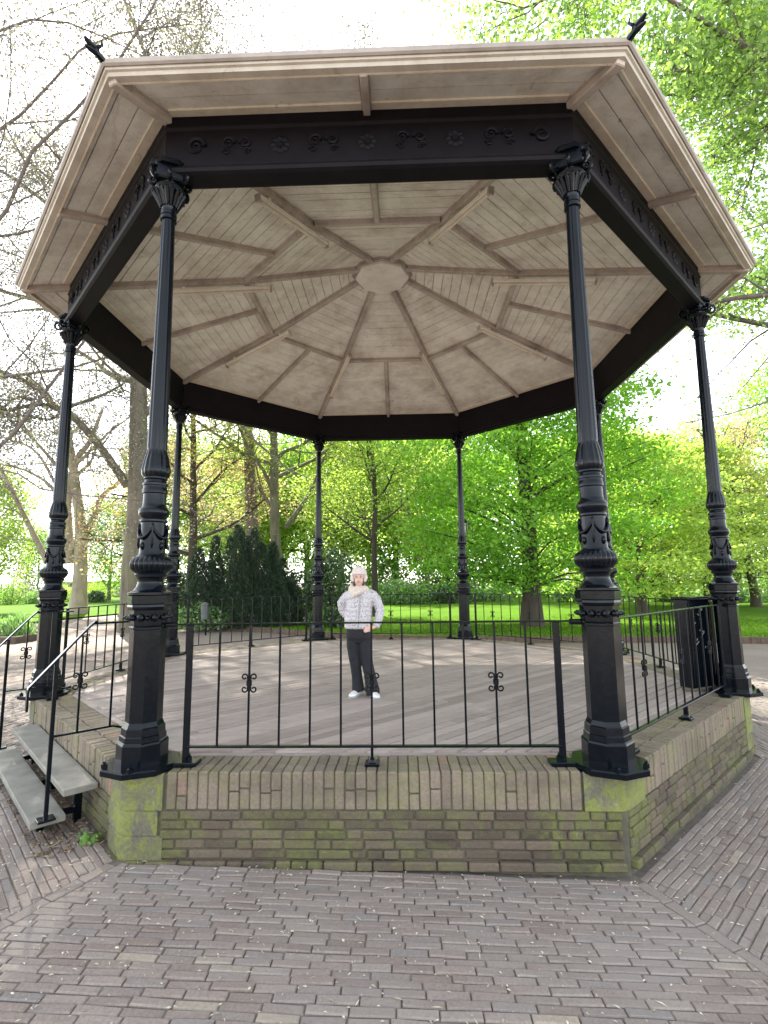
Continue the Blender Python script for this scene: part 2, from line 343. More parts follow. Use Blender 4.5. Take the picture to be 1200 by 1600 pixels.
# ---- brick base
def wall_side(k):
    wb = MB(); cb = MB(); cs = MB()
    rnd = random.Random(50+k); F = frame(k)
    half = AW*T225; cst = 0.285                       # corner stone half-length along the side
    def put(mb, x0, x1, y0, y1, z0, z1, ch=0.007):
        j = lambda a: rnd.uniform(-a, a)
        m = F @ Matrix.Translation((0, -j(0.004), 0)) @ Matrix.Translation(((x0+x1)/2, 0, (z0+z1)/2)) @ Matrix.Rotation(j(0.008), 4, 'Y') @ Matrix.Translation((-(x0+x1)/2, 0, -(z0+z1)/2))
        mb.box((x0, y0, z0), (x1, y1, z1), m, ch)
    # soldier course: bricks on edge, two deep on the top
    x = -half+cst+0.004; W = 0.07
    n = int((2*(half-cst))/W); W = 2*(half-cst)/n
    for i in range(n):
        x0 = -half+cst+i*W
        split = rnd.random() < 0.22
        dz = rnd.uniform(-0.006, 0.004); g = rnd.uniform(0.0015, 0.004)
        if split:
            zz = -0.02-rnd.uniform(0.09, 0.14)
            put(cb, x0+g, x0+W-g, -AW, -AW+0.14, zz+0.004, -0.004+dz); put(cb, x0+g, x0+W-g, -AW, -AW+0.14, -0.243, zz-0.004)
        else: put(cb, x0+g, x0+W-g, -AW+rnd.uniform(-0.004, 0.004), -AW+0.14, -0.243, -0.004+dz)
        put(cb, x0+g, x0+W-g, -AW+0.15, -AW+0.345, -0.1, -0.006+rnd.uniform(-0.006, 0.002))
    z = -0.25
    for c in range(6):
        h = 0.0595; z0 = z-h
        off = (c % 2)*0.11+rnd.uniform(-0.02, 0.02); xx = -half+0.02-off
        prot = 0.03 if c == 5 else 0
        lim = half-(0.25 if c < 4 else 0.03)
        limR = half-0.03 if k == 0 else lim; limL = half-0.03 if k == 1 else lim
        xx = -limL-rnd.uniform(0, 0.1)
        while xx < limR:
            L = rnd.choice((0.215, 0.215, 0.105, 0.2))
            a, b = max(xx, -limL), min(xx+L, limR)
            if b-a > 0.03: put(wb, a+0.0035, b-0.0035, -AW-prot+rnd.uniform(-0.004, 0.004), -AW+0.1, z0+0.004, z-0.002, 0.009)
            xx += L
        z = z0
    return wb, cb
sides = []
for k in range(8):
    sides.append(wall_side(k))
core = MB()
pr = [((AW-0.014)/C225*math.cos(ea(k)-R(22.5)), (AW-0.014)/C225*math.sin(ea(k)-R(22.5))) for k in range(8)]
core.prism(pr, -0.75, -0.022)
base = core.build('base_wall', 'mortar', stand)
for a, b in sides: a.build('brick_course', 'brick', base); b.build('coping', 'cope', base)
# ---- corner stones
for k in range(8):
    rnd = random.Random(300+k); th = ea(k)-R(22.5)
    d1 = Vector((math.cos(ea(k)+math.pi/2), math.sin(ea(k)+math.pi/2))); d0 = Vector((-math.cos(ea(k-1)+math.pi/2), -math.sin(ea(k-1)+math.pi/2)))
    n1 = Vector((math.cos(ea(k)), math.sin(ea(k)))); n0 = Vector((math.cos(ea(k-1)), math.sin(ea(k-1))))
    mb = MB(); zs = [(-0.245, 0.0), (-0.40, -0.25), (-0.57, -0.405)] if k != 1 else [(-0.246, 0.0)]
    for i, (z0, z1) in enumerate(zs):
        ex = 0.004+rnd.uniform(0, 0.004); Rr = (AW+ex)/C225; P = Vector((math.cos(th), math.sin(th)))*Rr
        l1 = 0.275+rnd.uniform(-0.02, 0.02) if i != 1 or k == 1 else 0.24; l0 = 0.275+rnd.uniform(-0.02, 0.02)
        c = 0.03
        poly = [P+d0*l0-n0*0.36, P+d0*l0, P+d0*c, P+d1*c, P+d1*l1, P+d1*l1-n1*0.36]
        mb.prism([tuple(q) for q in poly], z0, z1, 0.012)
    mb.build('corner_stone', 'stone', base)
# ---- floor
def clip(poly, a, b, c):
    """keep a*x+b*y<=c"""
    out = []
    for i in range(len(poly)):
        p, q = poly[i-1], poly[i]; dp = a*p[0]+b*p[1]-c; dq = a*q[0]+b*q[1]-c
        if (dp <= 0) != (dq <= 0):
            t = dp/(dp-dq); out.append((p[0]+(q[0]-p[0])*t, p[1]+(q[1]-p[1])*t))
        if dq <= 0: out.append(q)
    return out
fe = MB()
def octa(a, n=8): return [(a/C225*math.cos(ea(k)-R(22.5)), a/C225*math.sin(ea(k)-R(22.5))) for k in range(8)]
AF = 3.60
fe.prism(octa(3.655), -0.2, -0.012)
floor_o = fe.build('floor', 'concrete', stand)
bd = MB(); rnd = random.Random(4); w = 0.118; u = -4.2
e1 = (math.cos(R(44)), math.sin(R(44))); e2 = (-e1[1], e1[0])
while u < 4.2:
    s0 = -4.6+rnd.uniform(0, 1.5)
    while s0 < 4.6:
        L = rnd.uniform(2.4, 3.8); g = 0.0025+(0.010 if rnd.random() < 0.33 else 0)
        q = [(s0+0.003, u+g), (s0+L-0.003, u+g), (s0+L-0.003, u+w-g), (s0+0.003, u+w-g)]
        poly = [(a*e1[0]+b*e2[0], a*e1[1]+b*e2[1]) for a, b in q]
        for k in range(8):
            poly = clip(poly, math.cos(ea(k)), math.sin(ea(k)), AF)
            if len(poly) < 3: break
        if len(poly) >= 3: bd.prism(poly, -0.018, 0.002+rnd.uniform(-0.002, 0.0015), 0.002)
        s0 += L
    u += w
bd.build('floor_board', 'deck', floor_o)

# ---- columns (built at the origin, copied to the corners)
def octfn(a, z, fl):
    if fl == 'o':
        t = (a-R(22.5)) % R(45)-R(22.5); return C225/math.cos(t)*1.03 if False else C225/math.cos(((a) % R(45))-R(22.5))*0.955
    if fl == 'g': return 1+0.07*abs(math.cos(a*12))-0.035
    if fl == 'f': return 1-0.10*abs(math.sin(a*6))**0.5*0+(-0.075*(0.5+0.5*math.cos(a*12)))
    if fl == 'l': return 1+0.07*math.cos(a*8+z*60)*math.cos(a*8-z*60)
    return 1
column = empty('column')
plate = MB()
plate.prism([(0.265*math.cos(R(22.5+45*i))*(1.0), 0.265*math.sin(R(22.5+45*i))) for i in range(8)], -0.012, 0.028, 0.008)
for s_ in (-1, 1):            # lugs run along the two sides of the base
    a = s_*R(22.5); dv = Vector((math.sin(a)*1, -0, 0))
    for sg in ((1,) if s_ > 0 else (1,)):
        t = Vector((math.sin(s_*R(67.5)) if False else s_*math.cos(R(22.5)), math.sin(R(22.5)), 0))
        plate.bar(Vector((0, 0, 0.012))+t*0.2, Vector((0, 0, 0.012))+t*0.40, 0.11, 0.03, ch=0.006)
        plate.lathe([(0.026, 0.022), (0.055, 0.022), (0.06, 0.012), (0.075, 0.012)], 6, None, t.x*0.33, t.y*0.33)
    plate.lathe([(0.026, 0.02), (0.05, 0.02), (0.055, 0.01), (0.066, 0.01)], 6, None, s_*0.12, -0.2)
plate_o = plate.build('base_plate', 'iron', column)
ped = MB()
ped.lathe([(0.02, 0.176, 'o'), (0.16, 0.176, 'o'), (0.172, 0.170, 'o'), (0.178, 0.160, 'o'), (0.21, 0.158, 'o'), (0.216, 0.151, 'o'), (0.262, 0.148, 'o'), (0.27, 0.140, 'o'), (0.30, 0.127, 'o'), (0.925, 0.127, 'o'),
           (0.93, 0.136, 'o'), (0.943, 0.136, 'o'), (0.95, 0.129, 'o'), (0.958, 0.131, 'o'), (1.062, 0.136, 'o'), (1.068, 0.148, 'o'), (1.085, 0.154, 'o'), (1.10, 0.152, 'o'), (1.108, 0.160, 'o'), (1.163, 0.161, 'o'), (1.168, 0.15, 'o'), (1.178, 0.13, 'o')], 8, octfn, rot=R(0))
ped_o = ped.build('pedestal', 'iron', column)
ros = MB()
for i in range(8):
    a = R(22.5+45*i); c = Vector((math.cos(a), math.sin(a), 0)); t = Vector((-c.y, c.x, 0))
    for du in (0,):
        p = c*0.128+Vector((0, 0, 1.01))+t*du
        for ri, ro in ((0.024, 0.0), (0.024, 0.006), (0.014, 0.012), (0.008, 0.024)): pass
        ros.tube([p, p+c*0.008, p+c*0.014, p+c*0.026], [0.028, 0.026, 0.016, 0.007], 8)
    a2 = R(45*i); c2 = Vector((math.cos(a2), math.sin(a2), 0)); p = c2*0.137+Vector((0, 0, 1.01)); ros.tube([p, p+c2*0.012, p+c2*0.03], [0.02, 0.018, 0.006], 8)
ros.build('rosette', 'iron', ped_o, True, 40)
sh = MB()
sh.lathe([(1.17, 0.150), (1.186, 0.150), (1.192, 0.128), (1.205, 0.112), (1.225, 0.098), (1.25, 0.089), (1.272, 0.088), (1.29, 0.098), (1.296, 0.112), (1.312, 0.114), (1.318, 0.108), (1.326, 0.105)], 40)
sh.lathe([(1.32, 0.104), (1.335, 0.118, 'g'), (1.355, 0.135, 'g'), (1.385, 0.142, 'g'), (1.41, 0.138, 'g'), (1.432, 0.124, 'g'), (1.448, 0.104), (1.455, 0.098)], 96, octfn)
sh.lathe([(1.45, 0.096), (1.462, 0.092), (1.47, 0.089), (1.69, 0.086), (1.70, 0.095), (1.712, 0.095), (1.72, 0.088), (1.735, 0.095), (1.752, 0.106), (1.78, 0.107), (1.797, 0.098), (1.808, 0.086), (1.83, 0.081), (1.905, 0.079), (1.912, 0.087), (1.94, 0.087), (1.947, 0.083), (1.965, 0.083), (1.97, 0.088), (1.985, 0.088), (1.992, 0.078), (2.01, 0.074), (2.02, 0.083), (2.03, 0.083)], 40)
sh.lathe([(2.028, 0.082), (2.05, 0.094, 'l'), (2.085, 0.099, 'l'), (2.115, 0.096, 'l'), (2.15, 0.086, 'l'), (2.19, 0.078, 'l'), (2.225, 0.073, 'l'), (2.24, 0.070)], 64, octfn)
fl = [(2.235, 0.0675)]+[(2.26+i*(4.12-2.26)/10, 0.0715-0.0205*i/10, 'f') for i in range(11)]+[(4.135, 0.049)]
sh.lathe(fl, 72, octfn)
sh_o = sh.build('shaft', 'iron', column, True, 35)
gar = MB()
for i in range(4):
    a0 = R(45+90*i); pts = []
    for j in range(13):
        t = j/12; a = a0+t*R(90); sag = 4*t*(1-t)
        pts.append((0.099*math.cos(a), 0.099*math.sin(a), 1.66-0.085*sag))
    gar.tube(pts, [0.006+0.007*math.sin(math.pi*j/12) for j in range(13)], 7)
    c = Vector((math.cos(a0), math.sin(a0), 0))
    gar.tube([c*0.095+Vector((0, 0, z)) for z in (1.685, 1.66, 1.60, 1.53, 1.50)], [0.004, 0.014, 0.007, 0.012, 0.003], 7)
    a1 = a0+R(45); c = Vector((math.cos(a1), math.sin(a1), 0)); 
    gar.tube([c*0.092+Vector((0, 0, z)) for z in (1.545, 1.535, 1.51, 1.49)], [0.004, 0.014, 0.016, 0.004], 7)
gar.build('garland', 'iron', sh_o, True)
cap = MB()
cap.lathe([(4.125, 0.052), (4.13, 0.062), (4.145, 0.062), (4.15, 0.055), (4.165, 0.055), (4.17, 0.061), (4.205, 0.061), (4.21, 0.052), (4.225, 0.054), (4.26, 0.066), (4.32, 0.076), (4.38, 0.095), (4.40, 0.11), (4.41, 0.09), (4.47, 0.095)], 32)
cap.box((-0.11, -0.11, 4.43), (0.11, 0.11, 4.60), Matrix.Rotation(R(45), 4, 'Z') @ Matrix.Identity(4), 0.012)
for i in range(8):
    a = R(45*i); c = Vector((math.cos(a), math.sin(a), 0)); big = i % 2 == 0
    pts = []; rr = []
    for j in range(16):
        t = j/15; ph = t*R(430); rad = 0.048*(1-t*0.72)*(1.15 if big else 0.8)
        pts.append(c*(0.122+(0.02 if big else 0)+rad*math.sin(ph)*1.0)+Vector((0, 0, 4.455+rad*math.cos(ph)))); rr.append(0.017*(1-0.4*t))
    cap.tube(pts, rr, 6)
    for s_ in (-1, 1):
        a2 = a+s_*R(11); c2 = Vector((math.cos(a2), math.sin(a2), 0))
        cap.tube([c2*0.06+Vector((0, 0, 4.24)), c2*0.085+Vector((0, 0, 4.31)), c2*0.12+Vector((0, 0, 4.36)), c2*0.135+Vector((0, 0, 4.345))], [0.012, 0.02, 0.016, 0.005], 6)
cap.lathe([(4.545, 0.15), (4.56, 0.165), (4.575, 0.165), (4.58, 0.15)], 8, rot=R(22.5))
cap.build('capital', 'iron', column, True, 40)
cols = []
for k in range(8):
    o = column if k == 0 else copy_tree(column)
    o.parent = stand; th = ea(k)-R(22.5)
    o.location = (RC*math.cos(th), RC*math.sin(th), 0.0); o.rotation_euler = (0, 0, th+math.pi/2); cols.append(o)

# ---- ring beams
SL = 0.2525; ZA = 6.10
RK = 2.1
def zr(r): return ZA-SL*r if r > RK else ZA-SL*RK+0.325*(RK-r)   # a little steeper above the purlins
def sofz(a): return zr(a/C225)                    # soffit height at apothem distance a
def scroll(mb, F, x, z, y, s, mir):
    pts = []
    for j in range(18):
        t = j/17; ph = t*R(500); r = s*(1-0.78*t)
        pts.append(F @ Vector((x+mir*(r*math.cos(ph)), y, z+r*math.sin(ph))))
    mb.tube(pts, [0.016*(1-0.5*j/17)*s/0.06 for j in range(18)], 5)
for k in range(8):
    F = frame(k); mb = MB(); h = AP*T225
    def extr(prof, mb=mb, F=F):
        # prof: closed (a, z) section, mitred at both ends
        n = len(prof); vs = []
        for s_ in (-1, 1):
            for a, z in prof: vs.append(F @ Vector((s_*a*T225, -a, z)))
        fs = [tuple(range(n)), tuple(reversed(range(n, 2*n)))]+[(i, i+n, (i+1) % n+n, (i+1) % n) for i in range(n)]
        mb.add(vs, fs)
    o_ = AP
    ztop = sofz(o_+0.08)+0.012
    extr([(o_-0.065, 4.475), (o_-0.085, 4.48), (o_-0.085, 4.53), (o_-0.06, 4.545), (o_-0.06, sofz(o_-0.06)+0.012), (o_+0.06, sofz(o_+0.06)+0.012), (o_+0.06, 4.92), (o_+0.075, 4.90), (o_+0.06, 4.88),
          (o_+0.06, 4.575), (o_+0.075, 4.565), (o_+0.075, 4.55), (o_+0.09, 4.54), (o_+0.10, 4.515), (o_+0.09, 4.49), (o_+0.065, 4.475)])
    b = mb.build('ring_beam', 'beam', stand)
    for x in (-1.05, -0.7, -0.35, 0, 0.35, 0.7, 1.05):
        y = -(AP+0.064); orn = MB()
        if abs(x) < 0.01 or abs(abs(x)-0.7) < 0.01:
            for j in range(8):
                a = j*math.pi/4; c = F @ Vector((x+0.052*math.cos(a), y, 4.73+0.052*math.sin(a)))
                orn.tube([c, c+(F.to_3x3() @ Vector((0, -0.012, 0)))], [0.03, 0.016], 7)
            c = F @ Vector((x, y, 4.73)); orn.tube([c, c+(F.to_3x3() @ Vector((0, -0.022, 0)))], [0.03, 0.014], 8)
        else:
            for mir, xo in ((1, -0.07), (-1, 0.07)):
                scroll(orn, F, x+xo, 4.75, y-0.004, 0.052, mir); scroll(orn, F, x+xo*1.2, 4.68, y-0.002, 0.030, -mir)
        orn.build('relief_rosette' if abs(x) < 0.01 or abs(abs(x)-0.7) < 0.01 else 'relief_scroll', 'beam', b, True, 50)
    for x in (-1.38, 1.38):
        orn = MB(); scroll(orn, F, x, 4.73, -(AP+0.068), 0.075, 1 if x < 0 else -1); orn.build('relief_scroll', 'beam', b, True, 50)

# ---- roof
RE = 4.41                                            # apothem of the roof edge
rs = MB()
vs = []; 
top = (RE+0.055)/C225; zt = sofz(RE)+0.055
ring0 = [(top*math.cos(ea(k)-R(22.5)), top*math.sin(ea(k)-R(22.5)), zt) for k in range(8)]
ring1 = [(0.33*math.cos(ea(k)-R(22.5)), 0.35*math.sin(ea(k)-R(22.5)), ZA+0.14) for k in range(8)]
und0 = [(x*0.985, y*0.985, z-0.022) for x, y, z in ring0]; und1 = [(x, y, ZA+0.06) for x, y, z in ring1]
vs = ring0+ring1+und0+und1
fs = [(k, (k+1) % 8, 8+(k+1) % 8, 8+k) for k in range(8)]+[tuple(range(8, 16))]+[(16+(k+1) % 8, 16+k, 24+k, 24+(k+1) % 8) for k in range(8)]+[tuple(reversed(range(24, 32)))]
fs += [((k+1) % 8, k, 16+k, 16+(k+1) % 8) for k in range(8)]
rs.add(vs, fs)
roof = rs.build('roof', 'zinc', stand)
pl = MB(); rnd = random.Random(21)
for k in range(8):
    F = frame(k); a = 0.40
    while a < RE-0.02:
        w = 0.138 if a < 3.9 else 0.165
        b = min(a+w, RE); g = 0.004; dz = rnd.uniform(-0.0025, 0.0025)
        g *= rnd.uniform(0.3, 0.8); x0, x1 = a+g, b-g
        vs = []
        for z in (0, 0.016):
            q = 0.003 if z == 0 else 0
            for aa, s_ in ((x0+q, -1), (x0+q, 1), (x1-q, 1), (x1-q, -1)):
                vs.append(F @ Vector((s_*(aa*T225-0.001), -aa, sofz(aa)+z+dz)))
        pl.add(vs, [(0, 1, 2, 3), (7, 6, 5, 4), (0, 4, 5, 1), (1, 5, 6, 2), (2, 6, 7, 3), (3, 7, 4, 0)]); a = b
soff = pl.build('soffit', 'soffit', roof)
back = MB()
for k in range(8):
    F = frame(k)
    back.add([F @ Vector((s_*a*T225, -a, sofz(a)+0.0165)) for a, s_ in ((0.3, -1), (0.3, 1), (RE, 1), (RE, -1))], [(0, 1, 2, 3)])
    back.add([F @ Vector((s_*a*T225, -a, sofz(a)+0.03)) for a, s_ in ((0.3, -1), (0.3, 1), (RE, 1), (RE, -1))], [(3, 2, 1, 0)])
back.build('board_backing', 'rafter', roof)
for k in range(8):
    F = frame(k); th = ea(k)-R(22.5); c = Vector((math.cos(th), math.sin(th), 0))
    mb = MB()
    def hp(r, d): return c*r+Vector((0, 0, zr(r)-d))
    mb.bar(hp(RK-0.01, 0.036), hp(4.765, 0.036), 0.075, 0.072, ch=0.008); mb.bar(hp(0.40, 0.036), hp(RK, 0.036), 0.0745, 0.0715, ch=0.008)
    mb.bar(hp(RK-0.005, 0.006), hp(4.765, 0.006), 0.112, 0.02); mb.bar(hp(0.40, 0.006), hp(RK, 0.006), 0.1115, 0.0195)
    mb.build('hip_rafter', 'rafter', roof)
    nrm = F.to_3x3() @ Vector((0, -1, 0)); ex = F.to_3x3() @ Vector((1, 0, 0))
    def mp(a, x, d): return nrm*a+ex*x+Vector((0, 0, sofz(a)-d))
    mb = MB(); AR = 1.95
    mb.bar(mp(AR+0.03, 0, 0.03), mp(RE-0.03, 0, 0.03), 0.055, 0.062, ch=0.006); mb.bar(mp(AR+0.03, 0, 0.006), mp(RE-0.03, 0, 0.006), 0.085, 0.018)
    mb.build('middle_rafter', 'rafter', roof)
    mb = MB(); hw = AR*T225-0.05
    mb.bar(mp(AR, -hw, 0.032), mp(AR, hw, 0.032), 0.062, 0.066, up=(nrm*SL/C225+Vector((0, 0, 1))), ch=0.006)
    mb.build('purlin', 'rafter', roof)
    mb = MB()                                         # pale cover fillet outside and inside the beam
    for a in (AP+0.10, ):
        hw = a*T225
        mb.bar(mp(a, -hw+0.06, 0.004), mp(a, hw-0.06, 0.004), 0.085, 0.014, up=(nrm*SL/C225+Vector((0, 0, 1))))
    a = AP-0.11; hw = a*T225
    mb.bar(mp(a, -hw+0.06, 0.006), mp(a, hw-0.06, 0.006), 0.07, 0.016, up=(nrm*SL/C225+Vector((0, 0, 1))))
    mb.build('cover_fillet', 'fillet', roof)
    mb = MB()                                         # fascia mouldings
    z0 = sofz(RE)-0.035
    def band(prof, mb):
        n = len(prof); vs = []
        for s_ in (-1, 1):
            for a, z in prof: vs.append(F @ Vector((s_*a*T225, -a, z)))
        mb.add(vs, [tuple(range(n)), tuple(reversed(range(n, 2*n)))]+[(i, i+n, (i+1) % n+n, (i+1) % n) for i in range(n)])
    band([(RE-0.03, z0), (RE-0.03, z0+0.045), (RE+0.034, z0+0.082), (RE+0.05, z0+0.08), (RE+0.038, z0+0.035), (RE+0.022, z0+0.03), (RE+0.018, z0)], mb)
    f_o = mb.build('fascia', 'fascia', roof)
    mb = MB(); band([(RE-0.045, z0-0.002), (RE-0.045, z0+0.035), (RE-0.031, z0+0.035), (RE-0.031, z0-0.002)], mb)
    mb.build('fascia_fillet', 'fillet', f_o)
    mb = MB(); band([(RE+0.051, z0+0.05), (RE+0.051, z0+0.098), (RE+0.06, z0+0.104), (RE+0.07, z0+0.09), (RE+0.066, z0+0.06)], mb)
    mb.build('gutter', 'eaves', roof)
    if k > 1: continue
    # corner ornament: a small beast head on a bent neck
    mb = MB(); r0 = (RE+0.0)/C225; zc = z0+0.075; t = Vector((-c.y, c.x, 0)); U = Vector((0, 0, 1))
    mb.tube([c*(r0-0.2)+U*(zc+0.02), c*r0+U*(zc+0.02), c*(r0+0.06)+U*(zc+0.012), c*(r0+0.11)+U*(zc+0.02), c*(r0+0.14)+U*(zc+0.025)], [0.036, 0.036, 0.026, 0.024, 0.030], 8)
    mb.tube([c*(r0+0.11)+U*(zc+0.035), c*(r0+0.16)+U*(zc+0.035), c*(r0+0.21)+U*(zc+0.05)], [0.028, 0.026, 0.010], 7)
    mb.tube([c*(r0+0.13)+U*(zc+0.015), c*(r0+0.17)+U*(zc+0.0), c*(r0+0.20)+U*(zc-0.008)], [0.022, 0.017, 0.008], 7)
    for s_ in (-1, 1):
        mb.tube([c*(r0+0.12)+t*s_*0.016+U*(zc+0.05), c*(r0+0.10)+t*s_*0.036+U*(zc+0.08), c*(r0+0.12)+t*s_*0.045+U*(zc+0.10)], [0.014, 0.010, 0.004], 6)
    mb.build('beast_head', 'iron', roof, True, 40)
hb = MB()
hb.lathe([(6.045, 0.455), (6.05, 0.465), (6.075, 0.47), (6.08, 0.485), (6.16, 0.485)], 8, rot=0)
hub_o = hb.build('hub', 'eaves', roof)
hb = MB(); hb.lathe([(6.005, 0.405), (6.012, 0.42), (6.046, 0.425)], 8, rot=0); hb.build('hub_disc', 'hub', hub_o)
hb = MB(); hb.lathe([(ZA+0.13, 0.42), (ZA+0.4, 0.38), (ZA+0.55, 0.16), (ZA+0.75, 0.1), (ZA+0.85, 0.17), (ZA+0.98, 0.1), (ZA+1.3, 0.02)], 16); hb.build('finial', 'zinc', roof, True, 40)
# the frames of parts are rotated with the octagon: corners sit at -112.5 + 45 k

# ---- strip lights under the hip rafters
mb = MB(); mb.box((-0.7, -0.035, 0), (0.7, 0.035, 0.045), None, 0.006); 
for x in (-0.5, 0.5): mb.box((x-0.02, -0.02, 0.044), (x+0.02, 0.02, 0.09), None, 0.003)
sl = empty('strip_light'); mb.build('housing', 'hub', sl)
mb = MB(); mb.tube([(-0.66, 0, -0.017), (0.66, 0, -0.017)], 0.019, 10); mb.build('tube_cover', 'fillet', sl, True, 50)
for s_ in (-1, 1): mb = MB(); mb.box((s_*0.70-0.012, -0.036, -0.034), (s_*0.70+0.012, 0.036, 0.047), None, 0.005); mb.build('end_cap', 'rafter', sl)
names = ['to the front column beside the steps', 'to the front column near the cabinet', 'to the column beside the cabinet', 'to the hidden column behind the front column', 'to the back column before the broad tree',
         'to the back column before the laurel', 'to the column just behind the front column', 'to the far column at the steps']
for k in range(8):
    o = sl if k == 0 else copy_tree(sl)
    th = ea(k)-R(22.5); r = 2.42; c = Vector((math.cos(th), math.sin(th), 0))
    o.location = c*r+Vector((0, 0, ZA-SL*r-0.175)); o.rotation_euler = (0, math.atan(SL), th)
    tag(o, 'pale strip light under the roof rib running '+names[k], 'strip light', 'strip lights under the roof ribs')

# ================================================================== RAILINGS
rail = empty('railing')
mb = MB(); mb.bar((-1.475, 0, 0.952), (1.475, 0, 0.952), 0.042, 0.012, ch=0.003)
for s_ in (-1, 1): mb.tube([(s_*1.40, 0, 0.945), (s_*1.485, 0, 0.945)], 0.021, 8)
mb.build('top_rail', 'iron', rail)
mb = MB(); mb.bar((-1.30, 0, 0.115), (1.30, 0, 0.115), 0.034, 0.014, ch=0.003); mb.build('bottom_rail', 'iron', rail)
for s_ in (-1, 1):
    mb = MB(); mb.bar((s_*1.30, 0, 0), (s_*1.30, 0, 0.946), 0.018, 0.046, up=(1, 0, 0), ch=0.003); mb.box((s_*1.30-0.05, -0.05, -0.006), (s_*1.30+0.05, 0.05, 0.012), None, 0.004); mb.build('post', 'iron', rail)
mb = MB(); mb.box((-0.009, -0.02, 0), (0.009, 0.02, 0.11), None, 0.002); mb.box((-0.05, -0.05, -0.006), (0.05, 0.05, 0.014), None, 0.004); mb.lathe([(0.01, 0.03), (0.03, 0.022), (0.04, 0.014)], 10); mb.build('foot', 'iron', rail)
def orn_mb(x, z, mb, s=1.0, sw=None):
    for sx in (-1, 1):
        for sz in (-1, 1):
            pts = []
            pts.append((0, 0.012)); pts.append((0.012, 0.03))
            for j in range(14):
                t = j/13; ph = R(170)-t*R(330); r = 0.022*(1-0.55*t)
                pts.append((0.033+r*math.cos(ph), 0.042+r*math.sin(ph)))
            P = []
            for a, b in pts:
                v = Vector((sx*a*s, 0, sz*b*s))
                P.append(Vector((x, 0, z))+v)
            mb.tube(P, [0.006*s]*len(P), 6)
    mb.lathe([(z-0.022, 0.012), (z-0.018, 0.02), (z+0.018, 0.02), (z+0.022, 0.012)], 10, None, x, 0)
balm = MB(); balm.bar((0, 0, 0.118), (0, 0, 0.948), 0.014, 0.014, up=(1, 0, 0), ch=0.002); bal0 = balm.build('baluster', 'iron', rail)
bals = []
for i in range(1, 12):
    x = -1.30+2.6*i/12
    o = bal0 if i == 1 else bal0.copy()
    if i > 1: col.objects.link(o); o.parent = rail
    o.location = (x, 0, 0)
    if i in (2, 6, 10):
        mb = MB(); orn_mb(0, 0.54, mb); mb.build('scrollwork', 'iron', o, True, 60)
rl = {0: 'black iron railing nearest the viewer, between the two front columns', 1: 'black iron railing on the brick wall running to the black cabinet', 2: 'black iron railing behind the black cabinet, facing the broad green tree and lawn',
      3: 'black iron railing at the back in front of the broad green tree trunk', 4: 'black iron railing at the back directly behind the girl', 5: 'black iron railing at the back in front of the dark yew bush',
      6: 'black iron railing beyond the steps, beside the pale path'}
for k in range(7):
    o = rail if k == 0 else copy_tree(rail)
    n = Vector((math.cos(ea(k)), math.sin(ea(k)), 0)); o.location = n*(AP-0.0)+Vector((0, 0, 0.004)); o.rotation_euler = (0, 0, k*math.pi/4)
    tag(o, rl[k], 'railing', 'railings between the columns')
# ---- steps and handrails on side 7 (local x along the side, -y outward)
F7 = frame(7)
st = tag(empty('stone_steps'), 'two open grey stone steps leading up to the bandstand floor', 'steps')
def place7(o): o.rotation_euler = (0, 0, 7*math.pi/4)
place7(st)
mb = MB(); mb.box((-1.12, -4.245, -0.245), (1.14, -4.02, -0.20), None, 0.006); mb.build('tread', 'flag', st)
mb = MB(); mb.box((-1.12, -4.425, -0.425), (1.09, -4.205, -0.38), None, 0.006); mb.build('tread', 'flag', st)
for x in (-0.85, 0.05, 0.84):
    mb = MB(); mb.box((x-0.025, -4.10, -0.66), (x+0.025, -4.05, -0.246), None, 0.004); mb.box((x-0.025, -4.34, -0.66), (x+0.025, -4.29, -0.427), None, 0.004)
    mb.box((x-0.02, -4.30, -0.47), (x+0.02, -4.09, -0.43), None, 0.004); mb.build('support', 'iron', st)
hr = empty('handrail'); place7(hr)
mb = MB(); mb.bar((0, -3.76, 0.952), (0, -4.11, 0.952), 0.04, 0.014, ch=0.003); hp_ = smooth3([Vector(q) for q in ((0, -4.09, 0.952), (0, -4.13, 0.935), (0, -4.46, 0.567), (0, -4.488, 0.535), (0, -4.497, 0.50), (0, -4.497, 0.38))], 4)
for a_, b_ in zip(hp_, hp_[1:]): mb.bar(a_, b_+(b_-a_).normalized()*0.004, 0.04, 0.014, up=(0, -0.75, 0.66) if True else 0, ch=0.0)
mb.build('top_rail', 'iron', hr)
mb = MB(); mb.bar((0, -4.335, -0.379), (0, -4.335, 0.695), 0.026, 0.026, up=(1, 0, 0), ch=0.003); mb.box((-0.05, -4.39, -0.381), (0.05, -4.28, -0.365), None, 0.004); mb.build('post', 'iron', hr)
mb = MB(); mb.bar((0, -4.335, 0.175), (0, -3.93, 0.175), 0.03, 0.014, ch=0.003); mb.bar((0, -3.935, 0.175), (0.0, -3.75, 0.11), 0.03, 0.014, ch=0.003); mb.build('bottom_rail', 'iron', hr)
mb = MB(); mb.bar((0, -4.175, 0.18), (0, -4.175, 0.87), 0.014, 0.014, up=(1, 0, 0), ch=0.002); b1 = mb.build('baluster', 'iron', hr)
mb = MB(); t_ = MB(); orn_mb(0, 0.54, t_, 0.95); 
mb.add([(0.0+y, -4.175+x, z) for x, y, z in t_.v], t_.f); mb.build('scrollwork', 'iron', b1, True, 60)
mb = MB(); mb.bar((0, -3.955, 0.18), (0, -3.955, 0.947), 0.014, 0.014, up=(1, 0, 0), ch=0.002); mb.build('baluster', 'iron', hr)
hr2 = copy_tree(hr)
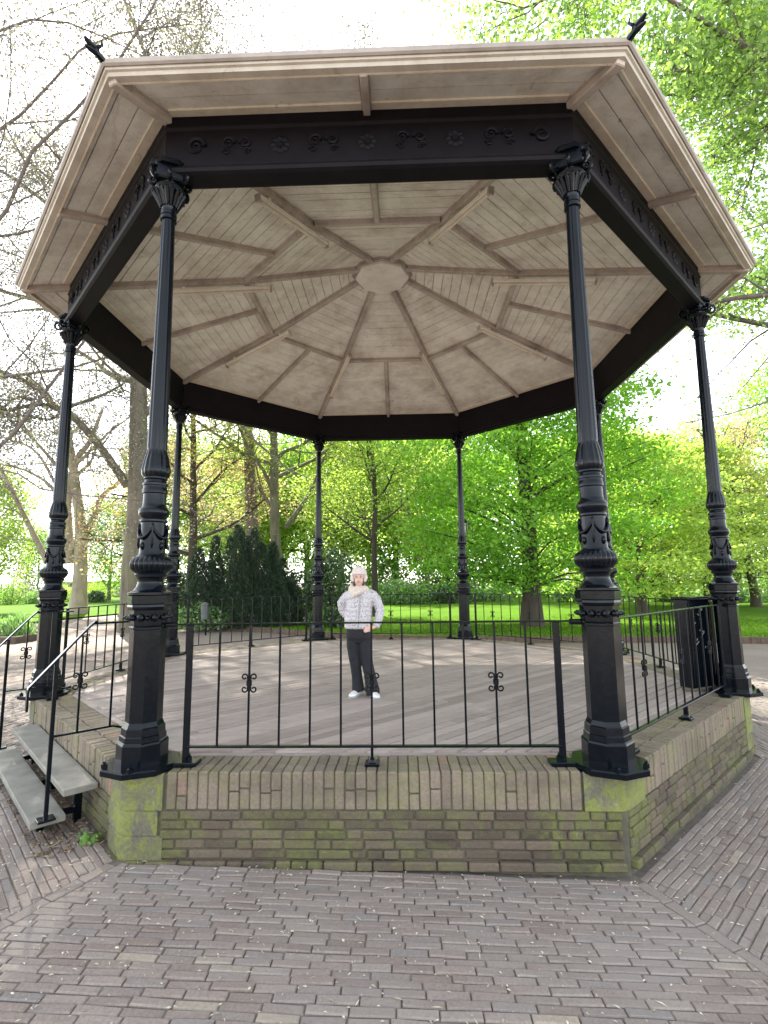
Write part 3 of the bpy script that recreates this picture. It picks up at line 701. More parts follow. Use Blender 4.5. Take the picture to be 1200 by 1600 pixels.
for o, x, lb in ((hr, 1.10, 'sloping black handrail of the steps, the one nearer the viewer'), (hr2, -1.10, 'sloping black handrail at the far end of the steps')):
    o.location = F7 @ Vector((x, 0, 0)); tag(o, lb, 'handrail', 'handrails of the steps')

# ---- electric cabinet inside side 1
F1 = frame(1)
cab = tag(empty('electric_cabinet', (3.40, -1.70, 0.003), R(29)), 'black metal cabinet with white scribbles standing inside the railing', 'cabinet')
mb = MB(); mb.box((0.01, 0.01, 0.04), (0.43, 0.17, 1.00), None, 0.006); cb = mb.build('body', 'iron', cab)
mb = MB(); mb.box((-0.01, -0.01, 1.001), (0.45, 0.19, 1.03), None, 0.01); mb.build('lid', 'iron', cab)
mb = MB(); mb.box((0.02, 0.02, 0.0), (0.42, 0.16, 0.041), None, 0.004); mb.build('plinth', 'mortar', cab)
mb = MB(); mb.box((0.03, 0.001, 0.08), (0.41, 0.012, 0.98), None, 0.004); dr = mb.build('door', 'iron', cab)
mb = MB(); mb.bar((0.36, -0.008, 0.6), (0.36, -0.008, 0.75), 0.02, 0.014, up=(1, 0, 0), ch=0.003); mb.build('handle', 'iron', dr)
M['chalk'] = mat_simple('white_scribble_paint', (0.10, 0.10, 0.10), (0.22, 0.22, 0.22), 40, 0.8, 0)
mb = MB()
strokes = [[(0.20, 0.86), (0.27, 0.89), (0.21, 0.92)], [(0.17, 0.84), (0.23, 0.81), (0.20, 0.78)], [(0.19, 0.66), (0.27, 0.64), (0.20, 0.58)], [(0.12, 0.55), (0.14, 0.57)], [(0.10, 0.50), (0.16, 0.54)], [(0.345, 0.45), (0.345, 0.80)], [(0.11, 0.735), (0.125, 0.75)], [(0.26, 0.46), (0.275, 0.48)]]
for s_ in strokes:
    for p, q in zip(s_, s_[1:]): mb.bar((p[0], -0.0002, p[1]), (q[0], -0.0002, q[1]), 0.003, 0.012, up=(0.3, 0, 1) if abs(p[0]-q[0]) > abs(p[1]-q[1]) else (1, 0, 0.3))
mb.build('scribble', 'chalk', cab)

# ================================================================== GROUND
def sheet(name, mat, pts, z, parent=None):
    mb = MB(); mb.add([(x, y, z) for x, y in pts], [tuple(range(len(pts)))]); o = mb.build(name, mat); tag(o, kind='structure'); return o
g = MB(); 
xs = sorted(set([-400, -150, -60, -30]+[x*1.0 for x in range(-14, 15)]+[30, 60, 150, 400])); ys = sorted(set([-400, -150, -60, -25]+[y*1.0 for y in range(-14, 15)]+[30, 60, 150, 400]))
g.v = [(x, y, gz(x, y)-0.022) for y in ys for x in xs]; nx = len(xs)
g.f = [(j*nx+i, j*nx+i+1, (j+1)*nx+i+1, (j+1)*nx+i) for j in range(len(ys)-1) for i in range(nx-1)]
tag(g.build('ground', 'path'), kind='structure')
# brick paving ring
pv = MB(); bed = MB(); rnd = random.Random(11)
def pave(k, a0, a1):
    F = frame(k); cw, L = 0.0525, 0.198; row = 0; a = a0
    m = 0.045 if k in (0, 1, 7) else 0.0
    while a < a1:
        x = -(a+cw)*T225-rnd.uniform(0, L); off = rnd.uniform(-0.003, 0.003)
        while x < (a+cw)*T225:
            l = L+rnd.uniform(-0.012, 0.008); g_ = 0.002+rnd.uniform(0, 0.0018)
            poly = [(x+g_, -(a+cw)+g_*0.8+off), (x+l-g_, -(a+cw)+g_*0.8+off), (x+l-g_, -a-g_*0.8+off), (x+g_, -a-g_*0.8+off)]
            rt = rnd.uniform(-0.012, 0.012); cx = x+l/2; cy = -a-cw/2
            poly = [(cx+(px-cx)-(py-cy)*rt, cy+(py-cy)+(px-cx)*rt) for px, py in poly]
            poly = clip(poly, C225, math.sin(R(22.5)), -m) if False else poly
            # mitre lines: |x| <= -y*tan(22.5)
            poly = clip(poly, 1, T225, -m); poly = clip(poly, -1, T225, -m) if len(poly) > 2 else poly
            if len(poly) > 2:
                W = [(F @ Vector((px, py, 0))) for px, py in poly]; W = [(q.x, q.y) for q in W]
                z = rnd.uniform(-0.005, 0.003)-(0.003 if rnd.random() < 0.06 else 0); tx, ty = rnd.uniform(-0.03, 0.03), rnd.uniform(-0.05, 0.05)
                mx = sum(q[0] for q in W)/len(W); my = sum(q[1] for q in W)/len(W)
                dz = [gz(q[0], q[1])+z+(q[0]-mx)*tx+(q[1]-my)*ty for q in W]
                pv.prism(W, -0.78, 0.0, 0.006, dz)
            x += l
        a += cw
def pave_line(k):
    """row of bricks along the mitre from corner k"""
    th = ea(k)-R(22.5); c = Vector((math.cos(th), math.sin(th))); t = Vector((-c.y, c.x)); r = 4.40
    while r < 9.3:
        l = 0.205
        q = [c*(r+0.003)-t*0.038, c*(r+l-0.003)-t*0.038, c*(r+l-0.003)+t*0.038, c*(r+0.003)+t*0.038]
        z = rnd.uniform(-0.004, 0.002); pv.prism([tuple(p) for p in q], -0.78, 0, 0.005, [gz(p.x, p.y)+z for p in q]); r += l
for k, a1 in ((0, 8.6), (1, 8.6), (7, 8.6), (2, 7.0), (6, 7.0)): pave(k, AW+0.035, a1)
for k in (0, 1): pave_line(k)
for k in (2, 7): pass
pv.v = [(x, y, z if z > -0.7 else gz(x, y)-0.021) for x, y, z in pv.v]
tag(pv.build('pavement', 'paver'), kind='structure')
bd_ = MB()
for k in (0, 1, 7, 2, 6):
    F = frame(k); a1 = 9.2 if k in (0, 1, 7) else 7.0; n = 14
    for i in range(n):
        for j in range(10):
            aa, ab = AW-0.1+(a1-AW+0.1)*j/10, AW-0.1+(a1-AW+0.1)*(j+1)/10
            q = [F @ Vector((u*2*T225*a_-T225*a_, -a_, 0)) for a_, u in ((ab, i/n), (ab, (i+1)/n), (aa, (i+1)/n), (aa, i/n))]
            bd_.add([(p.x, p.y, gz(p.x, p.y)-0.011) for p in q], [(0, 1, 2, 3)])
tag(bd_.build('paving_bed', 'joint'), kind='structure')
# lawns
kerb_pts = [(-16, 22), (-11.5, 16.6), (-8.3, 13.9), (-5.4, 12.3), (-2.6, 10.3), (-0.3, 9.1), (2.0, 8.5), (4.5, 8.2), (7.2, 8.05), (9.9, 7.7), (13, 6.9), (18, 5.0), (26, 1.0), (40, -8)]
def smooth_line(p, n=6):
    out = []; P = [Vector((*p[0], 0))]+[Vector((*q, 0)) for q in p]+[Vector((*p[-1], 0))]
    for i in range(1, len(P)-2):
        for j in range(n):
            t = j/n; a, b, c, d = P[i-1:i+3]
            out.append(0.5*((2*b)+(c-a)*t+(2*a-5*b+4*c-d)*t*t+(3*b-a-3*c+d)*t**3))
    out.append(P[-2]); return out
KL = smooth_line(kerb_pts)
LZ = GZ+0.10
mb = MB(); pts = [(p.x, p.y) for p in KL]
far = [(60, -8), (120, 30), (120, 130), (-60, 130), (-30, 60), (-16.5, 30)]
mb.add([(x, y, LZ) for x, y in pts+far], [tuple(range(len(pts)+len(far)))])
tag(mb.build('lawn', 'lawn'), kind='structure')
mb = MB(); rnd = random.Random(5)
for p, q in zip(KL[:-14], KL[1:-13]):
    d = (q-p); L = d.length; nseg = max(1, int(L/0.22))
    for i in range(nseg):
        a = p+d*(i/nseg); b = p+d*((i+1)/nseg); z = GZ+0.08+rnd.uniform(-0.006, 0.006)
        a = a+d.normalized()*0.004; b = b-d.normalized()*0.004
        mb.bar((a.x, a.y, z-0.02), (b.x, b.y, z-0.02), 0.11, 0.2, ch=0.008)
tag(mb.build('kerb', 'kerb'), kind='structure')
# left lawn beyond the path
lp = [on(-160, 1000, LZ), on(0, 976, LZ), on(90, 966, LZ), on(190, 957, LZ), on(262, 946, LZ)]
LL = [(p[0], p[1]) for p in lp]
mb = MB(); q = LL+[(-22, 62), (-30, 120), (-120, 120), (-120, 10)]
mb.add([(x, y, LZ-0.04) for x, y in q], [tuple(range(len(q)))]); tag(mb.build('lawn', 'lawn'), kind='structure')

# ---- fallen catkins and crumbs on the paving
def flakes(n, seed, region, zf, smin, smax):
    mb = MB(); r = random.Random(seed)
    for i in range(n):
        x, y = region(r); z = zf(x, y)+0.004; L = r.uniform(smin, smax)*(2.2 if r.random() < 0.12 else 1); w = L*r.uniform(0.2, 0.6) if L < smax else L*0.12
        a = r.uniform(0, 6.28); m = Matrix.Translation((x, y, z)) @ Matrix.Rotation(a, 4, 'Z') @ Matrix.Rotation(r.uniform(-0.3, 0.3), 4, 'X')
        mb.add([m @ Vector(p) for p in ((-L/2, 0, 0), (0, -w/2, 0.002), (L/2, 0, 0.001), (0, w/2, 0.003), (0, 0, 0.006))], [(0, 1, 4), (1, 2, 4), (2, 3, 4), (3, 0, 4), (3, 2, 1, 0)])
    return mb
def reg(r):
    while True:
        x, y = r.uniform(-4.5, 5.0), r.uniform(-6.4, -1.0)
        ins = max(x*math.cos(ea(k))+y*math.sin(ea(k)) for k in range(8))
        if ins > AW+0.02 and (ins < AW+0.12 or r.random() < 0.55): return x, y
M['flake'] = mat_leaf('dry_bud_scales', [(0, (0.30, 0.25, 0.16)), (0.5, (0.46, 0.42, 0.33)), (1, (0.62, 0.58, 0.48))], (0.3, 0.3, 0.3))
o = flakes(3600, 3, reg, gz, 0.006, 0.028).build('fallen_bud_scales', 'flake'); tag(o, 'pale bud scales and crumbs scattered over the paving', 'litter', kind='stuff')
def regd(r):
    # dead leaves gathered under the steps
    x, y = r.uniform(-0.9, 1.35), r.uniform(-4.42, -4.03); p = F7 @ Vector((x, y, 0)); return p.x, p.y
M['deadleaf'] = mat_leaf('dead_leaves', [(0, (0.07, 0.05, 0.035)), (0.6, (0.16, 0.11, 0.07)), (1, (0.36, 0.27, 0.17))], (0.3, 0.3, 0.3))
o = flakes(700, 9, regd, gz, 0.02, 0.055).build('dead_leaves', 'deadleaf'); tag(o, 'brown dead leaves gathered under the stone steps', 'leaves', kind='stuff')

# ================================================================== VEGETATION
def arr_mesh(name, V, n, mat, parent):
    """V: (faces*n,3) vertices, each face n own vertices"""
    me = bpy.data.meshes.new(name); nf = len(V)//n
    me.vertices.add(len(V)); me.vertices.foreach_set('co', V.astype(np.float32).ravel())
    me.loops.add(len(V)); me.loops.foreach_set('vertex_index', np.arange(len(V), dtype=np.int32))
    me.polygons.add(nf); me.polygons.foreach_set('loop_start', np.arange(0, len(V), n, dtype=np.int32)); me.polygons.foreach_set('loop_total', np.full(nf, n, dtype=np.int32))
    me.materials.append(M[mat]); me.update(calc_edges=True); o = bpy.data.objects.new(name, me); col.objects.link(o)
    if parent: o.parent = parent
    return o
def leaves(C, size, rng, name, mat, parent, aspect=0.6, up=0.5, droop=0.0, dirs=None):
    n = len(C)
    nr = rng.normal(size=(n, 3)); nr[:, 2] = np.abs(nr[:, 2])+up; nr /= np.linalg.norm(nr, axis=1)[:, None]
    a = dirs if dirs is not None else rng.normal(size=(n, 3))
    a = a-nr*np.sum(a*nr, 1)[:, None] if dirs is None else a
    a /= np.linalg.norm(a, axis=1)[:, None]+1e-9
    b = np.cross(nr, a); b /= np.linalg.norm(b, axis=1)[:, None]+1e-9
    s = size*rng.uniform(0.6, 1.35, size=(n, 1))
    dz = np.zeros((n, 3)); dz[:, 2] = -droop*s[:, 0]
    V = np.stack([C-a*s*0.5, C-b*s*aspect*0.5+a*s*0.05, C+a*s*0.5+dz, C+b*s*aspect*0.5+a*s*0.05], 1).reshape(-1, 3)
    return arr_mesh(name, V, 4, mat, parent)
class Skel:
    def __init__(s, seed): s.r = random.Random(seed); s.mb = MB(); s.tips = []; s.nodes = []
    def line(s, pts, r0, r1, sides):
        k = len(pts); s.mb.tube(pts, [r0+(r1-r0)*(i/(k-1))**0.8 for i in range(k)], sides, False)
    def grow(s, p, d, L, r, lev, P):
        rr = s.r; n = P['seg'][min(lev, len(P['seg'])-1)]; pts = [Vector(p)]; d = Vector(d).normalized()
        w = P['wob'][min(lev, len(P['wob'])-1)]; tr = P['trop'][min(lev, len(P['trop'])-1)]
        for i in range(n):
            d = (d+Vector((rr.gauss(0, w), rr.gauss(0, w), rr.gauss(0, w)+tr))).normalized(); pts.append(pts[-1]+d*L/n)
        last = lev >= P['lev']
        r1 = r*(0.25 if last else P.get('tap', 0.45))
        s.line(pts, r, max(r1, 0.005), max(3, [9, 6, 5, 4, 3, 3][min(lev, 5)]))
        if lev >= P['lev']-P.get('tl', 1):
            for i, q in enumerate(pts[1:]): s.tips.append(q)
        if last: return
        nc = P['n'][lev]; ga = rr.uniform(0, 6.28); t0 = P['t0'][min(lev, len(P['t0'])-1)]
        for i in range(nc):
            t = t0+(1-t0)*((i+rr.random()*0.8)/nc); t = min(t, 0.999); x = t*n; j = int(x); f = x-j
            q = pts[j].lerp(pts[j+1], f); dd = (pts[j+1]-pts[j]).normalized(); ga += 2.4+rr.uniform(-0.5, 0.5)
            o = dd.orthogonal().normalized(); o.rotate(Quaternion(dd, ga)); an = R(P['ang'][min(lev, len(P['ang'])-1)]+rr.uniform(-12, 12))
            cd = dd*math.cos(an)+o*math.sin(an)
            cl = L*P['lr'][min(lev, len(P['lr'])-1)]*(1-P.get('sh', 0.45)*(t-t0)/(1-t0+1e-6))*rr.uniform(0.75, 1.2)
            rl_ = r+(r1-r)*t; s.grow(q, cd, cl, max(0.0065, rl_*P.get('rr', 0.55)), lev+1, P)
SK = {}
def tree(name, label, base, P, H, r, seed, bark, leaf, nleaf, size, spread, group=None, cat='tree', tdir=(0, 0, 1), aspect=0.65, up=0.4, zmin=-9, extra=None, droop=0.0, flat=1.0):
    o = tag(empty(name, base), label, cat, group)
    sk = Skel(seed)
    if extra: extra(sk)
    sk.grow((0, 0, 0), tdir, H, r, 0, P)
    # root flare
    sk.mb.tube([(0, 0, -0.3), (0, 0, 0), (0, 0, 0.35), (0, 0, 1.0)], [r*1.5, r*1.28, r*1.08, r*0.98], 9, False)
    sk.mb.build('trunk', bark, o, True)
    rng = np.random.default_rng(seed); T = np.array([tuple(t) for t in sk.tips])
    if nleaf and len(T):
        T = T[T[:, 2] > zmin]
        i = rng.integers(0, len(T), nleaf); g = rng.normal(size=(nleaf, 3))*spread; g[:, 2] *= flat
        leaves(T[i]+g, size, rng, 'crown', leaf, o, aspect, up, droop)
    return o
def retree(src, base, rz, s, label, group=None):
    c = copy_tree(src); c.location = base; c.rotation_euler = (0, 0, rz); c.scale = (s, s, s*1.0); c['label'] = label
    if group: c['group'] = group
    return c
PB = dict(lev=5, n=[10, 7, 6, 5, 3], seg=[9, 7, 5, 4, 3, 2], wob=[0.05, 0.14, 0.18, 0.2, 0.22], trop=[0.04, 0.05, 0.03, 0.0, -0.02], t0=[0.28, 0.2, 0.15, 0.15], ang=[52, 48, 45, 42], lr=[0.55, 0.55, 0.5, 0.45], tap=0.42, rr=0.5, tl=1)
def gpt(x, y, z=GZ+0.08): return (x, y, z)
# T1: great trunk left of the front column, a long bent limb to the left
b1 = at(207, 985, 13.0); base1 = (b1[0], 13.0, GZ)
def limbs(sk):
    B = Vector(base1)
    def L(px, r0, r1, sides=8):
        pts = smooth3([Vector(tuple(at(u, v, Y)))-B for u, v, Y in px]); sk.line(pts, r0, r1, sides); return pts
    P2 = PB
    m1 = L([(200, 760, 13.0), (178, 728, 12.6), (150, 690, 12.2), (118, 655, 11.8), (90, 638, 11.4), (55, 605, 11.0), (0, 580, 10.6), (-60, 570, 10.2)], 0.20, 0.07)
    m2 = L([(93, 640, 11.5), (60, 632, 11.4), (20, 640, 11.2), (-40, 655, 11.0)], 0.11, 0.05)
    m3 = L([(93, 640, 11.5), (130, 628, 12.0), (165, 615, 12.6), (192, 600, 13.2)], 0.09, 0.045)
    m4 = L([(60, 632, 11.4), (30, 620, 11.2), (0, 640, 11.0), (-30, 648, 10.8)], 0.07, 0.04)
    m5 = L([(96, 640, 11.5), (80, 655, 11.2), (40, 650, 11.0), (0, 652, 10.8)], 0.06, 0.03)
    for mm in (m1, m2, m3, m4, m5):
        for j in range(3, len(mm)-1, 2):
            d = (mm[j+1]-mm[j]).normalized(); o = d.orthogonal(); o.rotate(Quaternion(d, sk.r.uniform(0, 6.28)))
            sk.grow(mm[j], d*0.5+o.normalized()*0.8+Vector((0, 0, 0.25)), sk.r.uniform(1.0, 2.4), 0.03, 2, PB)
PT1 = dict(PB, n=[12, 8, 6, 5, 3], t0=[0.42, 0.2, 0.15, 0.15], lr=[0.5, 0.55, 0.5, 0.45], ang=[58, 50, 46, 42])
tree('bare_tree', 'big grey trunk with a long bent limb, right beside the front column at the steps', base1, PT1, 21, 0.50, 5, 'bark_grey', 'leaf_bud', 60000, 0.09, 0.5, extra=limbs)
PT2 = dict(PB, n=[11, 7, 6, 5, 3], t0=[0.3, 0.15, 0.15, 0.1], ang=[40, 42, 42, 42], lr=[0.6, 0.55, 0.5, 0.45], trop=[0.05, 0.08, 0.05, 0.02, 0])
tree('bare_tree', 'tall nearly leafless tree whose upright twigs show above the roof edge', (-8.0, 22, GZ), PT2, 31, 0.42, 12, 'bark_twig', 'leaf_bud', 60000, 0.13, 0.45)
tree('bare_tree', 'budding tree whose fine dark twigs fill the sky left of the roof', (-13.2, 6.0, GZ), dict(PT2, n=[14, 7, 6, 5, 3], t0=[0.16, 0.15, 0.15, 0.1], ang=[56, 45, 45, 42]), 20, 0.16, 23, 'bark_twig', 'leaf_bud', 150000, 0.065, 0.5)
# pale forked plane tree, further left
bp = at(124, 925, 24.0); basep = (bp[0], 24.0, LZ-0.05)
def plane(sk):
    B = Vector(basep)
    def L(px, r0, r1):
        pts = smooth3([Vector(tuple(at(u, v, Y)))-B for u, v, Y in px]); sk.line(pts, r0, r1, 8)
        for j in range(3, len(pts)-1, 2):
            d = (pts[j+1]-pts[j]).normalized(); o = d.orthogonal(); o.rotate(Quaternion(d, sk.r.uniform(0, 6.28)))
            sk.grow(pts[j], d*0.6+o.normalized()*0.7, sk.r.uniform(1.5, 3.2), 0.05, 2, PB)
        return pts
    L([(108, 880, 24), (104, 800, 24), (108, 760, 24), (122, 715, 24), (140, 690, 24.5), (160, 640, 25)], 0.38, 0.1)
    L([(108, 860, 24), (130, 840, 24), (150, 800, 24.5), (160, 775, 25), (190, 750, 25.5), (220, 720, 26)], 0.3, 0.09)
    L([(75, 880, 24), (50, 830, 23.5), (30, 790, 23), (5, 740, 22.5), (-20, 690, 22)], 0.2, 0.07)
    L([(104, 800, 24), (80, 760, 24), (40, 735, 23.5), (0, 725, 23)], 0.14, 0.05)
    L([(98, 780, 24), (60, 710, 24), (20, 690, 24), (-20, 700, 24)], 0.12, 0.04)
PPL = dict(PB, n=[6, 5, 5, 4, 3], t0=[0.7, 0.2, 0.2, 0.2])
tree('plane_tree', 'pale barked tree forking low in the distance, between the two columns at the steps', basep, PPL, 11, 0.5, 31, 'bark_pale', 'leaf_bud', 9000, 0.13, 0.3, extra=plane)

PL = dict(lev=3, n=[16, 8, 6], seg=[9, 6, 5, 3], wob=[0.04, 0.12, 0.16, 0.2], trop=[0.03, 0.03, 0.0, -0.03], t0=[0.22, 0.2, 0.15], ang=[62, 50, 45], lr=[0.42, 0.5, 0.5], tap=0.35, rr=0.5, tl=1)
# copper tree, forked trunk, young tree
p = at(298, 905, 22); tree('copper_tree', 'tree with thin coppery young leaves behind the dark yew', (p[0], 22, LZ), dict(PL, t0=[0.2, .2, .15]), 15, 0.30, 41, 'bark_dark', 'leaf_copper', 24000, 0.15, 0.55, up=0.8, flat=0.5)
p = at(441, 905, 21)
def fork(sk):
    a = Vector((0.15, 0, 4.8)); pts = smooth3([a, a+Vector((0.8, 0, 1.1)), a+Vector((1.5, 0.2, 2.4)), a+Vector((2.3, 0.2, 4.6))]); sk.line(pts, 0.17, 0.07, 7)
    sk.grow(pts[-1], (0.4, 0, 0.9), 3.0, 0.07, 1, PL); sk.grow(pts[6], (0.9, 0, 0.4), 2.6, 0.06, 1, PL)
tree('broadleaf_tree', 'thick grey trunk forking above the yew and laurel bushes', (p[0], 21, LZ), dict(PL, t0=[0.34, .2, .15]), 17, 0.36, 43, 'bark_grey', 'leaf_yellow', 22000, 0.15, 0.55, extra=fork, up=0.9, flat=0.4)
p = at(587, 925, 18.5); tree('broadleaf_tree', 'slender dark trunked tree with open yellow green leaves right behind the girl', (p[0], 18.5, LZ), dict(PL, n=[18, 8, 6], t0=[0.22, .2, .15], ang=[58, 50, 45], wob=[0.05, .12, .16, .2]), 13, 0.19, 47, 'bark_dark', 'leaf_yellow', 13000, 0.14, 0.42, up=0.9, flat=0.4)

# broad green tree on the lawn: tiers of leaf sprays
def dense_tree(name, label, base, rad, zlo, zhi, trunk_r, seed, leaf, nsprays, nleaf, size, bark='bark_dark', group=None, gap=0.0, sprayr=0.55, thin=0.28, expo=0.7):
    o = tag(empty(name, base), label, 'tree', group); rng = np.random.default_rng(seed); sk = Skel(seed)
    sk.line(smooth3([Vector((0, 0, -0.2)), Vector((0.03, 0, zhi*0.3)), Vector((-0.1, 0.1, zhi*0.65)), Vector((0, 0, zhi*0.93))]), trunk_r, trunk_r*0.2, 10)
    sk.mb.tube([(0, 0, -0.3), (0, 0, 0), (0, 0, 0.3), (0, 0, 0.9)], [trunk_r*1.4, trunk_r*1.22, trunk_r*1.06, trunk_r*0.96], 10, False)
    Cs = []
    # uneven outline: radius varies with direction and height
    ph = rng.uniform(0, 6.28, 6)
    for i in range(nsprays):
        t = rng.uniform(0, 1)**0.85; z = zlo+(zhi-zlo)*t
        prof = (math.sin(math.pi*(0.18+0.80*t)))**expo
        a = rng.uniform(0, 2*math.pi)
        rr = rad*prof*(1+0.16*math.sin(3*a+ph[0]+z)+0.12*math.sin(5*a+ph[1]-z*1.3)+0.08*math.sin(2*a+ph[2]+2.1*z))
        q = rng.uniform(0, 1)**0.38*rr
        Cs.append((q*math.cos(a), q*math.sin(a), z-0.10*q+rng.normal()*0.12))
    Cs = np.array(Cs)
    for c in Cs[:70]:
        zb = max(zlo*0.8, c[2]-0.45*math.hypot(c[0], c[1])); tip = Vector(c); st_ = Vector((0, 0, zb)); mid = st_.lerp(tip, 0.5)+Vector((0, 0, 0.3))
        sk.line(smooth3([st_, mid, tip], 3), max(0.02, trunk_r*0.17), 0.012, 4)
    sk.mb.build('trunk', bark, o, True)
    i = rng.integers(0, len(Cs), nleaf); g = rng.normal(size=(nleaf, 3))*sprayr; g[:, 2] *= thin
    out = Cs[i].copy(); out[:, 2] = 0
    g[:, 2] -= 0.12*np.linalg.norm(g[:, :2], axis=1)
    leaves(Cs[i]+g, size, rng, 'crown', leaf, o, 0.72, 0.7, 0.25); return o
p = on(832, 978, LZ)
dense_tree('broad_green_tree', 'broad bright green tree with a short dark trunk on the lawn', (p[0], p[1], LZ), 4.8, 1.75, 12.5, 0.42, 61, 'leaf_bright', 760, 70000, 0.15)
p = at(1010, 900, 17); g1 = dense_tree('yellow_green_tree', 'low spreading yellow green tree beside the broad green tree, near the cabinet', (p[0]+0.6, 19, LZ), 4.6, 1.3, 9.0, 0.25, 67, 'leaf_yellow', 420, 32000, 0.16, thin=0.22, sprayr=0.6)
p = at(1120, 900, 24); g2 = retree(g1, (p[0], 25, LZ), 2.1, 1.12, 'yellow green tree standing right behind the column at the cabinet')
p = at(960, 900, 27); g3 = retree(g1, (p[0], 28, LZ), 4.0, 1.35, 'taller yellow green tree rising behind the broad green tree', None)
p = at(1215, 900, 22); tree('brown_tree', 'thin brownish tree at the right edge with bare lower trunk', (p[0], 24, LZ), dict(PL, t0=[0.35, .2, .15]), 11, 0.26, 71, 'bark_dark', 'leaf_copper', 9000, 0.14, 0.4, up=0.7)
# near tree on the right, its boughs hang into the picture
def bough(sk):
    B = Vector((13.5, 3.0, GZ))
    for px, r0 in (([(1330, -80, 3.0), (1240, -20, 2.5), (1180, 15, 2.2), (1130, 45, 2.0), (1090, 95, 1.9), (1040, 125, 1.8)], 0.10), ([(1300, 60, 3.0), (1220, 40, 2.7), (1180, 90, 2.4), (1140, 150, 2.2)], 0.07), ([(1330, 160, 3.2), (1230, 170, 3.0), (1190, 210, 2.8), (1180, 245, 2.7)], 0.06),
                   ([(1290, -160, 3.0), (1150, -120, 2.4), (1000, -60, 2.0), (900, -20, 1.8), (800, 20, 1.7)], 0.06), ([(1330, 360, 5.0), (1230, 380, 4.8), (1180, 415, 4.6), (1150, 470, 4.4)], 0.035)):
        pts = smooth3([Vector(tuple(at(u, v, Y)))-B for u, v, Y in px]); sk.line(pts, r0, 0.02, 6)
        for j in range(3, len(pts)-1):
            d = (pts[j+1]-pts[j]).normalized(); o = d.orthogonal(); o.rotate(Quaternion(d, sk.r.uniform(0, 6.28)))
            sk.grow(pts[j], d*0.6+o.normalized()*0.8, sk.r.uniform(0.7, 1.6), 0.02, 2, PB)
PN = dict(PL, rr=0.36, n=[20, 9, 6], t0=[0.3, 0.15, 0.1], lr=[0.50, 0.5, 0.5], ang=[66, 50, 45], sh=0.35)
tree('near_leafy_tree', 'tree outside the right edge whose fresh leafy boughs hang beside the roof', (13.5, 3.0, GZ), PN, 17.5, 0.42, 83, 'bark_twig', 'leaf_near', 42000, 0.105, 0.42, extra=bough, up=0.3, flat=0.8, zmin=3.2)

# background belt of trees, each its own
tmp = [tree('distant_tree', '', (0, 0, -50), dict(PL, n=[16, 7, 5], t0=[0.12, .15, .1]), 14, 0.26, 101, 'bark_dark', 'leaf_mid', 20000, 0.26, 0.75, 'trees beyond the lawn'),
       tree('distant_tree', '', (0, 0, -50), dict(PL, n=[17, 7, 5], t0=[0.14, .15, .1]), 12, 0.22, 103, 'bark_grey', 'leaf_yellow', 20000, 0.24, 0.7, 'trees beyond the lawn'),
       tree('distant_tree', '', (0, 0, -50), dict(PL, n=[16, 7, 5], t0=[0.12, .15, .1]), 16, 0.3, 107, 'bark_grey', 'leaf_bright', 20000, 0.26, 0.75, 'trees beyond the lawn')]
belt = [(250, 52, 0, 1.25, 'mid green distant tree seen over the far end of the steps railing'), (330, 58, 1, 1.5, 'yellow green distant tree showing above the dark yew'), (395, 50, 1, 1.3, 'yellow green distant tree just left of the forked grey trunk'),
        (480, 54, 2, 1.3, 'bright green distant tree behind the laurel and back column'), (535, 46, 1, 1.35, 'yellow green distant tree between the back column and the slender trunk'), (620, 50, 2, 1.3, 'bright green distant tree just right of the slender trunk'),
        (668, 44, 1, 1.2, 'yellow green distant tree between the slender trunk and the broad green tree'), (700, 56, 0, 1.4, 'mid green distant tree behind the lantern'), (780, 58, 2, 1.4, 'bright green distant tree hidden mostly by the broad green tree'), (440, 60, 1, 1.5, 'yellow green distant tree right behind the forked grey trunk'), (575, 60, 1, 1.6, 'tall yellow green distant tree behind the slender trunk'),
        (900, 52, 1, 1.4, 'yellow green distant tree behind the front column opposite the steps'), (1060, 54, 1, 1.5, 'yellow green distant tree over the cabinet'), (1150, 46, 1, 1.1, 'yellow green distant tree between the cabinet column and the brown tree'), (980, 60, 1, 1.6, 'tall yellow green distant tree behind the low spreading tree'),
        (1260, 50, 2, 1.4, 'bright green distant tree at the far right beyond the path'), (60, 60, 0, 0.6, 'small mid green distant tree far left beyond the lawn'), (172, 50, 2, 0.65, 'small bright green distant tree beside the pale forked trunk'), (-20, 26, 1, 0.72, 'yellow green tree at the left edge above the flower beds')]
used = [0, 0, 0]
for u, Y, kind, s, lb in belt:
    p = at(u, 900, Y); src = tmp[kind]
    c = src if not used[kind] else copy_tree(src); used[kind] = 1
    c.location = (p[0], Y, LZ); c.rotation_euler = (0, 0, u*0.7); c.scale = (s, s, s); c['label'] = lb

